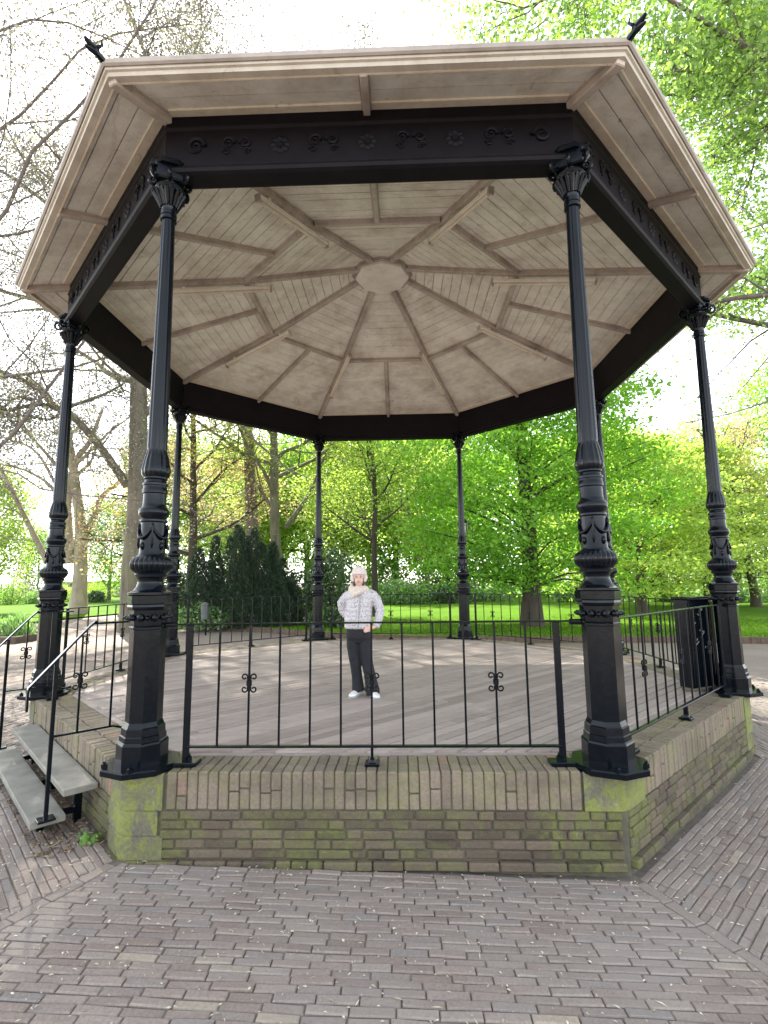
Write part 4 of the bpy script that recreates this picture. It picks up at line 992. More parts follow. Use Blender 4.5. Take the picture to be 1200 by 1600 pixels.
# ---- shrubs
def shrub(name, label, base, spires, leaf, n, size, seed, up=0.3, aspect=0.5, vertical=False, cat='bush', group=None, stem='bark_dark'):
    """spires: (x, y, rx, ry, height) lumps, leaves fill the outer shell"""
    o = tag(empty(name, base), label, cat, group); rng = np.random.default_rng(seed)
    w = np.array([s[2]*s[4] for s in spires]); w = w/w.sum(); i = rng.choice(len(spires), n, p=w); S = np.array(spires)[i]
    t = rng.uniform(0, 1, n); a = rng.uniform(0, 2*np.pi, n); q = rng.uniform(0.25, 1, n)**0.45
    pr = np.sqrt(np.clip(1-np.clip((t-0.35)/0.65, 0, 1)**1.7, 0, 1))*np.where(t < 0.35, 0.75+0.7*t, 1)
    wob = 1+0.18*np.sin(5*a+9*t+S[:, 0]*7)+0.12*np.sin(9*a-17*t)
    C = np.stack([S[:, 0]+S[:, 2]*pr*q*wob*np.cos(a), S[:, 1]+S[:, 3]*pr*q*wob*np.sin(a), S[:, 4]*t], 1)+rng.normal(size=(n, 3))*size*0.4
    C[:, 2] = np.maximum(C[:, 2], 0.02)
    dirs = None
    if vertical:
        dirs = np.stack([np.cos(a)*0.45, np.sin(a)*0.45, np.full(n, 1.0)], 1)+rng.normal(size=(n, 3))*0.3
    leaves(C, size, rng, 'foliage', leaf, o, aspect, up, 0, dirs)
    mb = MB(); r = random.Random(seed)
    for s in spires[:8]:
        mb.tube([(s[0]*0.5, s[1]*0.5, -0.05), (s[0]*0.8, s[1]*0.8, s[4]*0.35), (s[0], s[1], s[4]*0.8)], [0.05, 0.035, 0.012], 5)
    mb.build('stem', stem, o, True); return o
rng0 = random.Random(77)
pL, pR = at(280, 972, 12.6), at(468, 972, 12.6); cx = (pL[0]+pR[0])/2; wx = pR[0]-pL[0]
sp = []
for i in range(44):
    x = rng0.uniform(-0.5, 0.5)*wx; h = 4.0*(1-0.55*abs(2*x/wx+0.1)**2.0)*rng0.uniform(0.5, 1.06); sp.append((x*0.92, rng0.uniform(-1.0, 0.9), rng0.uniform(0.2, 0.48), rng0.uniform(0.2, 0.48), h))
shrub('yew_bush', 'large dark yew bush with ragged upright tips at the back', (cx, 13.4, LZ), sp, 'leaf_yew', 150000, 0.09, 5, up=0.0, aspect=0.28, vertical=True)
p = at(505, 970, 13.5); sp = [(rng0.uniform(-1.1, 1.1), rng0.uniform(-0.7, 0.7), rng0.uniform(0.4, 0.7), 0.6, rng0.uniform(1.5, 3.0)) for i in range(12)]
shrub('laurel_bush', 'tall loose laurel bush between the yew and the girl', (p[0], 14.2, LZ), sp, 'leaf_laurel', 9000, 0.19, 6, aspect=0.33)
p = at(305, 972, 12.0); shrub('low_shrub', 'low leafy shrub at the foot of the yew beside the grey bin', (p[0], 12.4, LZ), [(0, 0, 0.6, 0.5, 1.0), (0.6, 0.2, 0.5, 0.5, 0.8), (-0.5, 0, 0.5, 0.5, 0.8)], 'leaf_shrub', 2200, 0.13, 7)
p = at(480, 975, 12.5); shrub('low_shrub', 'low dark shrub behind the back column beside the girl', (p[0]+0.6, 12.6, LZ), [(0, 0, 0.7, 0.5, 0.75), (0.8, 0.1, 0.6, 0.5, 0.7)], 'leaf_laurel', 2000, 0.13, 8)
p = on(620, 944, LZ); shrub('rhododendron', 'rounded pale green rhododendron with dark underside on the lawn', (p[0], p[1], LZ), [(-1.3, 0, 1.2, 1, 1.5), (0, 0, 1.4, 1, 1.75), (1.3, 0.2, 1.2, 1, 1.45), (2.2, 0.1, 0.8, 0.8, 1.1)], 'leaf_shrub', 5000, 0.24, 9, aspect=0.4)
for i, (u, Y, w_, h_, lf, lb) in enumerate([(690, 33, 3.2, 1.4, 'leaf_laurel', 'dark low bush at the lawn edge behind the lantern'), (755, 36, 3.6, 1.3, 'leaf_shrub', 'pale low bush at the lawn edge left of the broad tree trunk'), (885, 34, 3.4, 1.2, 'leaf_shrub', 'pale low bush at the lawn edge right of the broad tree trunk'),
        (960, 33, 3.4, 1.3, 'leaf_shrub', 'pale low bush at the lawn edge between front column and cabinet'), (1040, 32, 3.6, 1.3, 'leaf_mid', 'green low bush at the lawn edge directly beyond the cabinet'), (1140, 30, 3.8, 1.5, 'leaf_shrub', 'grey green low bush at the lawn edge right of the cabinet column'), (1215, 31, 3.8, 1.7, 'leaf_mid', 'green low bush at the lawn edge at the far right')]):
    p = at(u, 930, Y); shrub('low_bush', lb, (p[0], Y, LZ), [(rng0.uniform(-w_/2, w_/2), rng0.uniform(-.5, .5), 1.1, 0.8, h_*rng0.uniform(0.7, 1.1)) for j in range(5)], lf, 2600, 0.22, 200+i, group='low bushes along the lawn edge')
# dense dark hedge mass behind everything
for i, (u, Y, w_, h_, lb) in enumerate([(560, 44, 7, 4.0, 'dark green thicket beyond the lawn behind the girl'), (690, 46, 7, 4.2, 'dark green thicket beyond the lawn behind the lantern'), (830, 47, 8, 4.2, 'dark green thicket beyond the lawn behind the broad tree trunk'), (980, 46, 8, 4.0, 'dark green thicket beyond the lawn behind the yellow green trees'), (1130, 44, 8, 4.4, 'dark green thicket beyond the lawn near the cabinet column'),
        (1260, 42, 8, 4.6, 'dark green thicket beyond the lawn at the right edge'), (420, 44, 7, 4.0, 'dark green thicket behind the yew bush'), (300, 46, 7, 3.2, 'dark green thicket seen left of the yew bush')]):
    p = at(u, 930, Y); shrub('thicket', lb, (p[0], Y, LZ-0.1), [(rng0.uniform(-w_/2, w_/2), rng0.uniform(-.8, .8), 1.9, 1.2, h_*rng0.uniform(0.6, 1.1)) for j in range(8)], ['leaf_mid', 'leaf_laurel'][i % 2], 4200, 0.34, 240+i, group='thickets beyond the lawn')
# left garden
p = on(15, 1003, GZ); bx, by = p[0], p[1]
shrub('flower_clump', 'leafy green plant clump in the timber edged bed at the left', (bx-0.2, by+0.5, GZ+0.1), [(-0.5, 0, 0.4, 0.4, 0.55), (0, 0.1, 0.45, 0.4, 0.68), (0.4, -0.1, 0.3, 0.3, 0.45)], 'leaf_shrub', 1500, 0.16, 310, up=0.2, aspect=0.3, vertical=True, cat='plant')
pb = tag(empty('planting_bed', (bx-1.7, by+0.3, GZ)), 'timber edged planting bed beside the pale path', 'planting bed')
mb = MB(); mb.box((-2.2, -0.72, -0.1), (2.2, -0.6, 0.2), None, 0.01); mb.box((2.08, -0.59, -0.1), (2.2, 1.2, 0.2), None, 0.01); mb.box((-2.2, -0.59, -0.1), (-2.08, 1.2, 0.2), None, 0.01); mb.box((-2.2, 1.21, -0.1), (2.2, 1.33, 0.2), None, 0.01); mb.build('timber_edge', 'timber', pb)
mb = MB(); mb.box((-2.06, -0.58, -0.05), (2.06, 1.19, 0.13)); mb.build('soil', 'soil', pb)
for i, (u, v, Y, s, h_, lf, lb) in enumerate([(15, 945, 24, 1.0, 1.5, 'leaf_mid', 'dark round garden shrub at the left edge beyond the lawn'), (40, 930, 30, 1.6, 2.6, 'leaf_laurel', 'dark bushy shrub below the pink blossom'), (160, 940, 32, 1.4, 1.6, 'leaf_yellow', 'yellow green garden shrub seen right of the column at the steps'), (120, 945, 28, 1.2, 1.1, 'leaf_yellow', 'low yellow green shrub at the foot of the pale forked tree'),
        (183, 930, 38, 2.2, 4.6, 'leaf_mid', 'dark round small tree beside the big grey trunk'), (-15, 940, 26, 1.2, 1.3, 'leaf_yellow', 'yellow green shrub at the very left edge beyond the lawn'), (60, 948, 25, 0.8, 0.9, 'leaf_shrub', 'small pale garden shrub between lawn and dark bushy shrub'), (150, 952, 26, 0.5, 0.7, 'leaf_laurel', 'small dark tuft on the lawn right of the pale forked tree')]):
    Y *= 1.7; s *= 1.45; h_ *= 1.4; p = at(u, v, Y); shrub('garden_shrub', lb, (p[0], Y, LZ-0.05), [(rng0.uniform(-s, s), rng0.uniform(-s, s)*0.5, s*0.8, s*0.7, h_*rng0.uniform(0.7, 1.1)) for j in range(5)], lf, 2200, 0.2, 320+i, group='garden shrubs beyond the left lawn')
p = at(38, 890, 62); shrub('blossom_tree', 'pink blossoming small tree far off beyond the left lawn', (p[0], 62, LZ), [(0, 0, 1.1, 1.0, 4.6), (0.8, 0, 0.8, 0.8, 4.0), (-0.8, 0.2, 0.8, 0.8, 3.7)], 'blossom', 2500, 0.2, 340, cat='tree')
# far building with a pale roof
p = at(150, 912, 70); bl = tag(empty('pavilion', (p[0], 70, LZ)), 'low far off building with a pale roof beyond the left garden', 'building')
M['wallpale'] = mat_simple('pale_render', (0.45, 0.42, 0.38), (0.55, 0.52, 0.47), 2, 0.8, 0.1); M['roofpale'] = mat_simple('pale_metal_roof', (0.62, 0.63, 0.64), (0.72, 0.73, 0.74), 2, 0.4, 0.1)
mb = MB(); mb.box((-6, -3, 0), (6, 3, 2.2)); mb.build('wall', 'wallpale', bl)
mb = MB(); mb.add([(-6.5, -3.5, 2.2), (6.5, -3.5, 2.2), (6.5, 3.5, 2.2), (-6.5, 3.5, 2.2), (-4, 0, 3.2), (4, 0, 3.2)], [(0, 1, 5, 4), (1, 2, 5), (2, 3, 4, 5), (3, 0, 4), (3, 2, 1, 0)]); mb.build('roof', 'roofpale', bl)
M['pane'] = mat_simple('dark_window', (0.03, 0.035, 0.04), (0.05, 0.055, 0.06), 2, 0.2, 0)
for i in range(4):
    mb = MB(); mb.box((-4.6+i*2.6, -3.03, 0.9), (-3.4+i*2.6, -2.99, 1.9)); mb.build('window', 'pane', bl)

# ---- lantern post, litter bin
p = at(723, 828, 10.5); z0 = LZ; zl = p[2]
lp_ = tag(empty('lamp_post', (p[0]+0.03, 10.5, z0)), 'slender black lamp post with a lantern behind the back column', 'lamp post')
h = zl-z0
mb = MB(); mb.lathe([(0, 0.12), (0.25, 0.11), (0.3, 0.07), (0.9, 0.06), (1.0, 0.075), (1.05, 0.045), (h-0.45, 0.035), (h-0.4, 0.06), (h-0.36, 0.03), (h-0.3, 0.05)], 12); mb.build('pole', 'iron', lp_, True, 40)
M['glass'] = mat_simple('frosted_lantern_glass', (0.5, 0.5, 0.48), (0.6, 0.6, 0.57), 5, 0.2, 0)
ln = empty('lantern'); ln.parent = lp_
mb = MB(); mb.lathe([(h-0.26, 0.10), (h+0.22, 0.19)], 6); mb.build('glass', 'glass', ln)
mb = MB()
for i in range(6):
    a = R(60*i); mb.tube([(0.103*math.cos(a), 0.103*math.sin(a), h-0.27), (0.195*math.cos(a), 0.195*math.sin(a), h+0.23)], 0.013, 5)
mb.lathe([(h-0.30, 0.07), (h-0.26, 0.115), (h-0.255, 0.08)], 6); mb.lathe([(h+0.22, 0.215), (h+0.25, 0.215), (h+0.36, 0.10), (h+0.42, 0.04), (h+0.52, 0.01)], 6); mb.build('lantern_frame', 'iron', ln)
p = at(320, 962, 11.0)
bn = tag(empty('litter_bin', (p[0], 11.0, GZ+0.05)), 'small grey litter bin on a post in front of the yew', 'litter bin')
M['grey'] = mat_simple('grey_bin_paint', (0.06, 0.068, 0.07), (0.10, 0.11, 0.112), 6, 0.5, 0.1)
mb = MB(); mb.lathe([(0.50, 0.10), (0.51, 0.12), (0.98, 0.13), (0.99, 0.11), (1.02, 0.11)], 16); mb.build('body', 'grey', bn, True, 40)
mb = MB(); mb.lathe([(1.02, 0.135), (1.05, 0.135), (1.10, 0.07), (1.115, 0.02)], 16); mb.build('lid', 'grey', bn, True, 40)
mb = MB(); mb.tube([(0, 0.135, -0.1), (0, 0.135, 1.0)], 0.03, 8); mb.build('post', 'iron', bn)

# ---- grass blades near the kerb
rng = np.random.default_rng(9); n = 26000
x = rng.uniform(-9, 16, n); kx = np.array([p.x for p in KL]); ky = np.array([p.y for p in KL]); yk = np.interp(x, kx, ky)
y = yk+0.05+rng.uniform(0, 1, n)**1.6*9
C = np.stack([x, y, np.full(n, LZ+0.025)], 1)
dirs = np.stack([rng.normal(size=n)*0.5, rng.normal(size=n)*0.5, np.ones(n)], 1)
M['blade'] = mat_leaf('grass_blades', [(0, (0.05, 0.115, 0.009)), (0.6, (0.08, 0.165, 0.013)), (1, (0.13, 0.21, 0.025))], (0.8, 0.8, 0.5), 0.05)
o = leaves(C, 0.085, rng, 'grass', 'blade', None, 0.22, 0.2, 0, dirs); tag(o, 'short bright lawn grass along the kerb', 'grass', kind='stuff')
# weed at the foot of the steps
p = F7 @ Vector((1.28, -4.12, 0)); shrub('weed', 'small green weed growing beside the lower stone step', (p.x, p.y, gz(p.x, p.y)), [(0, 0, 0.06, 0.06, 0.09), (0.06, 0.03, 0.04, 0.04, 0.06)], 'leaf_mid', 45, 0.035, 400, cat='plant', stem='leaf_mid')

# ================================================================== THE GIRL
PY0 = float(on(570, 1087, 0)[1]); PB0 = Vector((float(on(568, 1086, 0)[0]), PY0, 0.003))
girl = tag(empty('person', PB0), 'girl in a speckled white puffer jacket, dark flared jeans and cream knitted hat', 'person')
def J(u, v, dy=0.0): return Vector(tuple(at(u, v, PY0+dy)))-PB0
PXM = (J(600, 960)-J(500, 960)).x/100
def loft(mb, rings, n=28):
    """rings: (u, v, dy, half width px, half depth m)"""
    vs = []
    for u, v, dy, hw, hd in rings:
        c = J(u, v, dy)
        for j in range(n):
            a = 2*math.pi*j/n; vs.append((c.x+hw*PXM*math.copysign(abs(math.cos(a))**0.85, math.cos(a)), c.y+hd*math.copysign(abs(math.sin(a))**0.85, math.sin(a)), c.z))
    k = len(rings); fs = [(i*n+j, i*n+(j+1) % n, (i+1)*n+(j+1) % n, (i+1)*n+j) for i in range(k-1) for j in range(n)]+[tuple(range((k-1)*n, k*n)), tuple(reversed(range(n)))]
    mb.add(vs, fs)
def ell(mb, c, r, n=20, m=12, rot=None):
    vs = [(0, 0, -1)]
    for i in range(1, m):
        t = math.pi*i/m
        for j in range(n): a = 2*math.pi*j/n; vs.append((math.sin(t)*math.cos(a), math.sin(t)*math.sin(a), -math.cos(t)))
    vs.append((0, 0, 1)); L = len(vs)-1
    fs = [(0, 1+(j+1) % n, 1+j) for j in range(n)]+[(1+(i-1)*n+j, 1+(i-1)*n+(j+1) % n, 1+i*n+(j+1) % n, 1+i*n+j) for i in range(1, m-1) for j in range(n)]+[(L, 1+(m-2)*n+j, 1+(m-2)*n+(j+1) % n) for j in range(n)]
    c = Vector(c); q = rot or Matrix.Identity(3)
    mb.add([c+q @ Vector((v[0]*r[0], v[1]*r[1], v[2]*r[2])) for v in vs], fs)
def fuse(mb, name, mat, parent, voxel, smooth=6, quilt=None):
    """weld overlapping volumes into one continuous surface"""
    o = mb.build(name, mat, parent)
    bm = bmesh.new(); bm.from_mesh(o.data); bmesh.ops.recalc_face_normals(bm, faces=bm.faces); bm.to_mesh(o.data); bm.free()
    r = o.modifiers.new('r', 'REMESH'); r.mode = 'VOXEL'; r.voxel_size = voxel; r.use_smooth_shade = True
    if smooth: sm = o.modifiers.new('s', 'SMOOTH'); sm.factor = 0.5; sm.iterations = smooth
    dg = bpy.context.evaluated_depsgraph_get(); me = bpy.data.meshes.new_from_object(o.evaluated_get(dg)); o.modifiers.clear(); old = o.data; o.data = me; me.name = name; bpy.data.meshes.remove(old)
    if quilt:
        n = [v.normal.copy() for v in me.vertices]
        for v, nn in zip(me.vertices, n): v.co += nn*quilt(v.co)
    me.shade_smooth(); return o
def tubeJ(mb, pts, rad, n=14): mb.tube(pts, rad, n)
M['skin'] = mat_simple('skin', (0.56, 0.36, 0.28), (0.62, 0.41, 0.32), 25, 0.5, 0.05)
M['denim'] = mat_simple('charcoal_denim', (0.005, 0.0055, 0.008), (0.014, 0.015, 0.020), 14, 0.85, 0.7, 0.02, 22)
M['knit'] = mat_simple('cream_knit', (0.56, 0.47, 0.43), (0.70, 0.61, 0.56), 45, 0.9, 0.6, 0.006, 160)
M['scarf'] = mat_simple('beige_scarf', (0.52, 0.44, 0.36), (0.66, 0.58, 0.49), 30, 0.9, 0.6, 0.006, 130)
M['hair'] = mat_simple('auburn_hair', (0.05, 0.02, 0.014), (0.10, 0.042, 0.028), 60, 0.5, 0.4, 0.004, 150)
M['shoe'] = mat_simple('white_leather', (0.66, 0.65, 0.63), (0.78, 0.77, 0.75), 20, 0.5, 0.1)
M['sole'] = mat_simple('grey_sole', (0.25, 0.25, 0.25), (0.4, 0.4, 0.4), 20, 0.7, 0.1)
M['lip'] = mat_simple('lips', (0.38, 0.12, 0.11), (0.42, 0.15, 0.13), 20, 0.4, 0)
M['eyewhite'] = mat_simple('eye_white', (0.6, 0.58, 0.56), (0.7, 0.68, 0.66), 20, 0.3, 0); M['iris'] = mat_simple('dark_iris', (0.02, 0.014, 0.01), (0.03, 0.02, 0.015), 20, 0.2, 0)
def mat_jacket():
    m, nt, b = nodes('speckled_white_jacket'); p = worldpos(nt)
    v = N(nt, 'ShaderNodeTexVoronoi', Scale=1.0, Randomness=0.9); nt.links.new(scaled(nt, p, (62, 62, 95)), v.inputs['Vector'])
    s1 = ramp(nt, v.outputs['Distance'], [(0.27, (1, 1, 1)), (0.34, (0, 0, 0))])
    k = ramp(nt, noise(nt, 15, 2, 0.5, p), [(0.36, (0.25,)*3), (0.46, (1, 1, 1))])
    base = mix(nt, mix(nt, 1.0, s1, k, 'MULTIPLY'), (0.55, 0.52, 0.532), (0.06, 0.052, 0.066))
    nt.links.new(base, b.inputs['Base Color']); b.inputs['Roughness'].default_value = 0.55; bump(nt, b, noise(nt, 22, 4, 0.6, scaled(nt, p, (1, 1, 1.8)), 1.2), 0.7, 0.025); return m
M['jacket'] = mat_jacket()
HC = J(561, 901.5, -0.005)
bd = MB()
loft(bd, [(560, 1000, 0.0, 9, 0.07), (560, 990, 0, 16, 0.085), (559.5, 975, 0, 14, 0.08), (561, 955, 0, 13.5, 0.08), (562, 938, 0, 16, 0.085), (562, 925, 0, 15, 0.07), (561, 918, 0, 7, 0.05), (561, 912, -0.005, 5.5, 0.042), (561, 905, -0.01, 6.0, 0.05)])
ell(bd, HC+Vector((0, 0.012, 0.02)), (0.068, 0.082, 0.078)); ell(bd, HC+Vector((0, -0.022, -0.045)), (0.050, 0.050, 0.052)); ell(bd, HC+Vector((0, -0.036, -0.078)), (0.026, 0.026, 0.022))
bd.tube([HC+Vector((0, -0.066, 0.005)), HC+Vector((0, -0.081, -0.028)), HC+Vector((0, -0.084, -0.038)), HC+Vector((0, -0.066, -0.045))], [0.008, 0.011, 0.013, 0.008], 8)
for s_ in (-1, 1): ell(bd, HC+Vector((s_*0.069, 0.01, -0.015)), (0.010, 0.018, 0.028))
# limbs
aL = [J(547, 928, 0.0), J(538, 935, 0.01), J(532.5, 943, 0.03), J(535, 953, 0.06), J(540, 963, 0.07)]
aR = [J(583, 927, 0), J(590, 939, 0.0), J(594.5, 953, -0.005), J(591.5, 967, -0.055), J(587, 979, -0.095)]
bd.tube(aL, [0.042, 0.038, 0.034, 0.030, 0.024], 12); bd.tube(aR, [0.042, 0.038, 0.034, 0.029, 0.022], 12)
lL = [J(552, 992, 0.0), J(552, 1010, -0.01), J(555, 1037, -0.015), J(558.5, 1060, 0.01), J(558, 1077, 0.03)]
lR = [J(568, 992, 0), J(570, 1012, -0.02), J(574.5, 1037, -0.035), J(580, 1060, -0.03), J(583, 1081, -0.03)]
for l in (lL, lR): bd.tube(l, [0.07, 0.066, 0.045, 0.042, 0.03], 12)
fL = Vector(tuple(on(553, 1082.5, 0.0)))-PB0; fR = Vector(tuple(on(589, 1089.5, 0.0)))-PB0
hL = Vector((lL[-1].x, lL[-1].y, 0.05)); hR = Vector((lR[-1].x, lR[-1].y, 0.05))
for a, h in ((lL, hL), (lR, hR)): bd.tube([a[-1], h, h+Vector((0, -0.05, -0.012))], [0.03, 0.032, 0.028], 10)
# hands: palm, four fingers of unequal length, thumb from the side of the palm
def hand(W, D, S, K, curl, thumb_side):
    """W wrist, D pointing along the hand, S across the knuckles, K palm normal"""
    D = D.normalized(); S = S.normalized(); K = K.normalized()
    bd.tube([W-D*0.02, W+D*0.012, W+D*0.045, W+D*0.07], [0.020, 0.021, 0.024, 0.022], 10)
    for i, ln in enumerate((0.058, 0.066, 0.062, 0.048)):
        b = W+D*0.068+S*((i-1.5)*0.0165); d = D.copy(); pts = [b-D*0.02, b]
        for q in range(3):
            d = (d*math.cos(curl)+K*math.sin(curl)).normalized(); pts.append(pts[-1]+d*ln*(0.42, 0.33, 0.25)[q])
        bd.tube(pts, [0.0095, 0.0092, 0.0085, 0.0078, 0.006], 8)
    t = S*thumb_side; b = W+D*0.022+t*0.017
    bd.tube([b-t*0.01, b+t*0.018+D*0.014, b+t*0.026+D*0.04+K*0.008, b+t*0.024+D*0.058+K*0.016], [0.011, 0.0105, 0.009, 0.0065], 8)
dR = (J(573, 983.5, -0.118)-aR[-1]); hand(aR[-1]+dR.normalized()*0.015, dR, Vector((-0.15, 0.25, 1)), Vector((0.1, 1, 0)), R(18), 1)
dL = (J(548, 971, 0.05)-aL[-1]); hand(aL[-1], dL, Vector((0, 1, 0.3)), Vector((0.4, -0.2, 1)), R(15), -1)
body = fuse(bd, 'body', 'skin', girl, 0.0062, 2)
# jacket
jk = MB()
loft(jk, [(559.5, 982, 0, 20.0, 0.108), (559.7, 978, 0, 21.6, 0.122), (560, 968, 0, 21.8, 0.128), (560.5, 955, 0, 20.6, 0.125), (561.5, 942, 0, 20.4, 0.122), (562.5, 931, 0, 21.0, 0.115), (563, 925, 0, 18.0, 0.098), (562, 920, 0, 12.0, 0.08), (561.5, 916, 0, 9.5, 0.07)])
tubeJ(jk, [J(549, 928.5, 0), J(541, 934, 0.01), J(533.5, 942.5, 0.03), J(535.5, 953, 0.055), J(540.5, 962.5, 0.062)], [0.060, 0.060, 0.052, 0.050, 0.041])
tubeJ(jk, [J(579, 928, 0), J(588, 937, 0), J(594, 953, -0.005), J(591.8, 967, -0.05), J(587.2, 980, -0.09)], [0.062, 0.058, 0.052, 0.047, 0.040])
def quilt(c):
    w_ = math.sin((c.z-0.62)*2*math.pi/0.095); return 0.0055*(abs(w_)**0.6-0.6) if c.z < 1.19 else 0
fuse(jk, 'jacket', 'jacket', girl, 0.0085, 5, quilt)
hd_ = MB(); ell(hd_, J(576, 923.5, 0.03), (0.085, 0.075, 0.028), rot=Matrix.Rotation(R(14), 3, 'Y')); ell(hd_, J(550, 924, 0.05), (0.07, 0.07, 0.026), rot=Matrix.Rotation(R(-20), 3, 'Y')); ell(hd_, J(563, 922, 0.09), (0.11, 0.06, 0.05))
fuse(hd_, 'hood', 'jacket', girl, 0.008, 5)
zb = MB(); zb.tube([J(563.5, 922, -0.108), J(562.5, 935, -0.124), J(561, 955, -0.131), J(560, 970, -0.133), J(559.8, 980, -0.124)], 0.0045, 6); zb.build('zip', 'sole', girl, True)
# jeans
jn = MB()
loft(jn, [(561, 1004, -0.005, 12, 0.075), (560.5, 996, 0, 19.4, 0.104), (560, 988, 0, 19.0, 0.102), (559.5, 978, 0, 17.5, 0.096)])
tubeJ(jn, [J(551.3, 992, 0), J(551.5, 1008, -0.008), J(553.5, 1025, -0.015), J(555.3, 1038, -0.018), J(558, 1058, 0.0), J(559.8, 1079.5, 0.015)], [0.072, 0.073, 0.066, 0.060, 0.060, 0.070])
tubeJ(jn, [J(569, 992, 0), J(570.2, 1010, -0.018), J(572.5, 1026, -0.03), J(574.3, 1038, -0.036), J(579, 1060, -0.04), J(583.2, 1084.5, -0.045)], [0.072, 0.074, 0.068, 0.063, 0.066, 0.079])
fuse(jn, 'jeans', 'denim', girl, 0.0085, 4)
# shoes
for h, f, side in ((hL, fL, -1), (hR, fR, 1)):
    d = (f-h); d.z = 0; d = Vector((side*0.32, -1.0, 0)); d.normalize(); h0 = Vector((h.x, h.y, 0))-d*0.03; t = Vector((-d.y, d.x, 0))
    mb = MB(); prof = [(-0.035, 0.030, 0.060), (0.0, 0.037, 0.066), (0.05, 0.038, 0.062), (0.10, 0.041, 0.048), (0.15, 0.043, 0.038), (0.185, 0.036, 0.030), (0.205, 0.018, 0.022)]
    vs = []; n = 12
    for a, hw, hh in prof:
        for j in range(n):
            q = math.pi*j/(n-1); vs.append(h0+d*a+t*hw*math.cos(q)+Vector((0, 0, 0.014+hh*math.sin(q)**0.8)))
    k = len(prof); fs = [(i*n+j, i*n+j+1, (i+1)*n+j+1, (i+1)*n+j) for i in range(k-1) for j in range(n-1)]+[tuple(range((k-1)*n, k*n)), tuple(reversed(range(n)))]+[(i*n+n-1, i*n, (i+1)*n, (i+1)*n+n-1) for i in range(k-1)]
    mb.add(vs, fs); so_ = mb.build('shoe', 'shoe', girl, True, 60)
    mb = MB(); ol = [(h0+d*a+t*(hw+0.004)).to_2d() for a, hw, hh in prof]+[(h0+d*a-t*(hw+0.004)).to_2d() for a, hw, hh in reversed(prof)]
    ol = [tuple(q) for q in ol]; ar = sum(ol[i-1][0]*ol[i][1]-ol[i][0]*ol[i-1][1] for i in range(len(ol)))
    mb.prism(ol if ar > 0 else ol[::-1], 0.0, 0.02, 0.003); mb.build('sole', 'sole', so_)
# hat, hair, scarf, face
mb = MB(); vs = []
mb.lathe([(-0.005, 0.078), (0.002, 0.090), (0.02, 0.094), (0.045, 0.091), (0.052, 0.086), (0.075, 0.083), (0.095, 0.072), (0.110, 0.050), (0.118, 0.022), (0.12, 0.004)], 48, lambda a, z, f: 1+0.018*math.cos(a*24))
hat = mb.build('knitted_hat', 'knit', girl, True); hat.data.transform(Matrix.Translation(HC+Vector((0, 0.012, 0.012))) @ Matrix.Rotation(R(-10), 4, 'X') @ Matrix.Diagonal((0.94, 1.06, 0.88, 1)))
mb = MB()
for s_ in (-1, 1): mb.tube([HC+Vector((s_*0.074, 0.0, 0.03)), HC+Vector((s_*0.078, -0.012, -0.01)), HC+Vector((s_*0.068, -0.018, -0.045)), HC+Vector((s_*0.055, -0.02, -0.06))], [0.016, 0.024, 0.018, 0.006], 8)
fuse(mb, 'ear_flap', 'knit', hat, 0.006, 2)
mb = MB(); ell(mb, HC+Vector((0, 0.045, -0.01)), (0.078, 0.062, 0.085))
for s_ in (-1, 1): mb.tube([HC+Vector((s_*0.062, 0.0, 0.01)), HC+Vector((s_*0.066, -0.012, -0.045)), HC+Vector((s_*0.052, -0.022, -0.085)), HC+Vector((s_*0.04, -0.02, -0.105))], [0.016, 0.017, 0.017, 0.008], 8)
fuse(mb, 'hair', 'hair', girl, 0.006, 2)
mb = MB()
for rr, zz, th_, tl in ((0.080, -0.118, 0.030, 0.16), (0.094, -0.148, 0.034, 0.22)):
    pts = []
    for j in range(25):
        a = 2*math.pi*j/24; pts.append(HC+Vector((rr*math.cos(a), 0.012+rr*0.92*math.sin(a), zz+0.012*math.sin(2*a+rr*40)-0.02*math.sin(a)*-1-0.012*math.cos(a))))
    mb.tube(pts, [th_*(1+0.12*math.sin(j*1.9)) for j in range(25)], 10)
mb.tube([HC+Vector((0.07, -0.07, -0.125)), HC+Vector((0.01, -0.115, -0.165)), HC+Vector((-0.045, -0.12, -0.195)), HC+Vector((-0.07, -0.115, -0.225))], [0.03, 0.034, 0.03, 0.018], 10)
fuse(mb, 'scarf', 'scarf', girl, 0.0075, 3)
for s_ in (-1, 1):
    mb = MB(); ell(mb, HC+Vector((s_*0.026, -0.066, -0.006)), (0.0125, 0.006, 0.0065), 12, 8); e = mb.build('eye', 'eyewhite', girl, True)
    mb = MB(); ell(mb, HC+Vector((s_*0.026, -0.0705, -0.006)), (0.0062, 0.003, 0.0062), 10, 6); mb.build('iris', 'iris', e, True)
    mb = MB(); mb.tube([HC+Vector((s_*(0.026+q), -0.0725+abs(q)*0.25, 0.010-abs(q+s_*-0.003)*0.25)) for q in (-0.014, 0, 0.014)], [0.0016, 0.003, 0.0016], 6); mb.build('eyebrow', 'hair', girl, True)
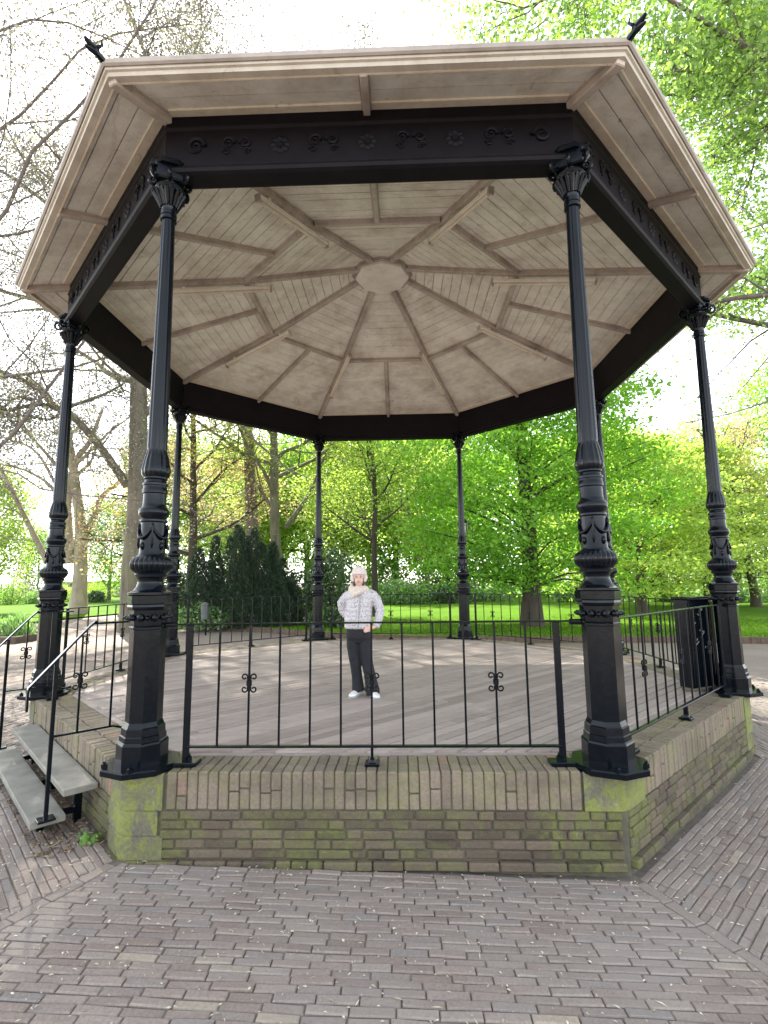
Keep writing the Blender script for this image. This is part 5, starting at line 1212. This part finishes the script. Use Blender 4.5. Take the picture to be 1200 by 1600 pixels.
mb = MB(); mb.tube([HC+Vector((q, -0.071+abs(q)*0.42, -0.057+q*q*9)) for q in (-0.024, -0.012, 0, 0.012, 0.024)], [0.0015, 0.0042, 0.0048, 0.0042, 0.0015], 6); mb.build('mouth', 'lip', girl, True)


# ================================================================== LIGHT, SKY, CAMERA
SUN = Vector((-0.369, 0.602, 0.708)).normalized()
w = bpy.data.worlds.new('World'); sc.world = w; w.use_nodes = True; nt = w.node_tree; bg = nt.nodes['Background']
sky = nt.nodes.new('ShaderNodeTexSky'); sky.sky_type = 'NISHITA'; sky.sun_disc = False
sky.sun_elevation = math.asin(SUN.z); sky.sun_rotation = math.atan2(SUN.x, SUN.y); sky.air_density = 1.0; sky.dust_density = 0.6; sky.ozone_density = 1.0
hs = nt.nodes.new('ShaderNodeHueSaturation'); hs.inputs['Saturation'].default_value = 0.30; nt.links.new(sky.outputs[0], hs.inputs['Color']); nt.links.new(hs.outputs[0], bg.inputs[0]); bg.inputs[1].default_value = 0.15
L = bpy.data.lights.new('sun', 'SUN'); L.energy = 4.0; L.angle = R(0.5); L.color = (1.0, 0.94, 0.83)
so = bpy.data.objects.new('sun', L); col.objects.link(so); so.rotation_euler = SUN.to_track_quat('Z', 'Y').to_euler(); so.location = SUN*40
cam = bpy.data.cameras.new('camera'); co = bpy.data.objects.new('camera', cam); col.objects.link(co); sc.camera = co
cam.sensor_fit = 'VERTICAL'; cam.sensor_height = 24; cam.lens = 24*FPX/1600; cam.clip_start = 0.05; cam.clip_end = 1500
co.location = tuple(CAM)
co.rotation_mode = 'QUATERNION'
fwd = Vector(tuple(ray(600, 800))).normalized(); rt = Vector(tuple(ray(1400, 800)-ray(-200, 800))).normalized(); upv = rt.cross(fwd)
co.rotation_quaternion = Matrix(((rt.x, upv.x, -fwd.x), (rt.y, upv.y, -fwd.y), (rt.z, upv.z, -fwd.z))).to_quaternion()
vs_ = sc.view_settings; vs_.view_transform = 'Standard'; vs_.look = 'None'; vs_.gamma = 1; vs_.use_curve_mapping = False; vs_.exposure = 2.25
sc.cycles.use_denoising = True; sc.cycles.max_bounces = 8; sc.cycles.diffuse_bounces = 5; sc.cycles.transmission_bounces = 5
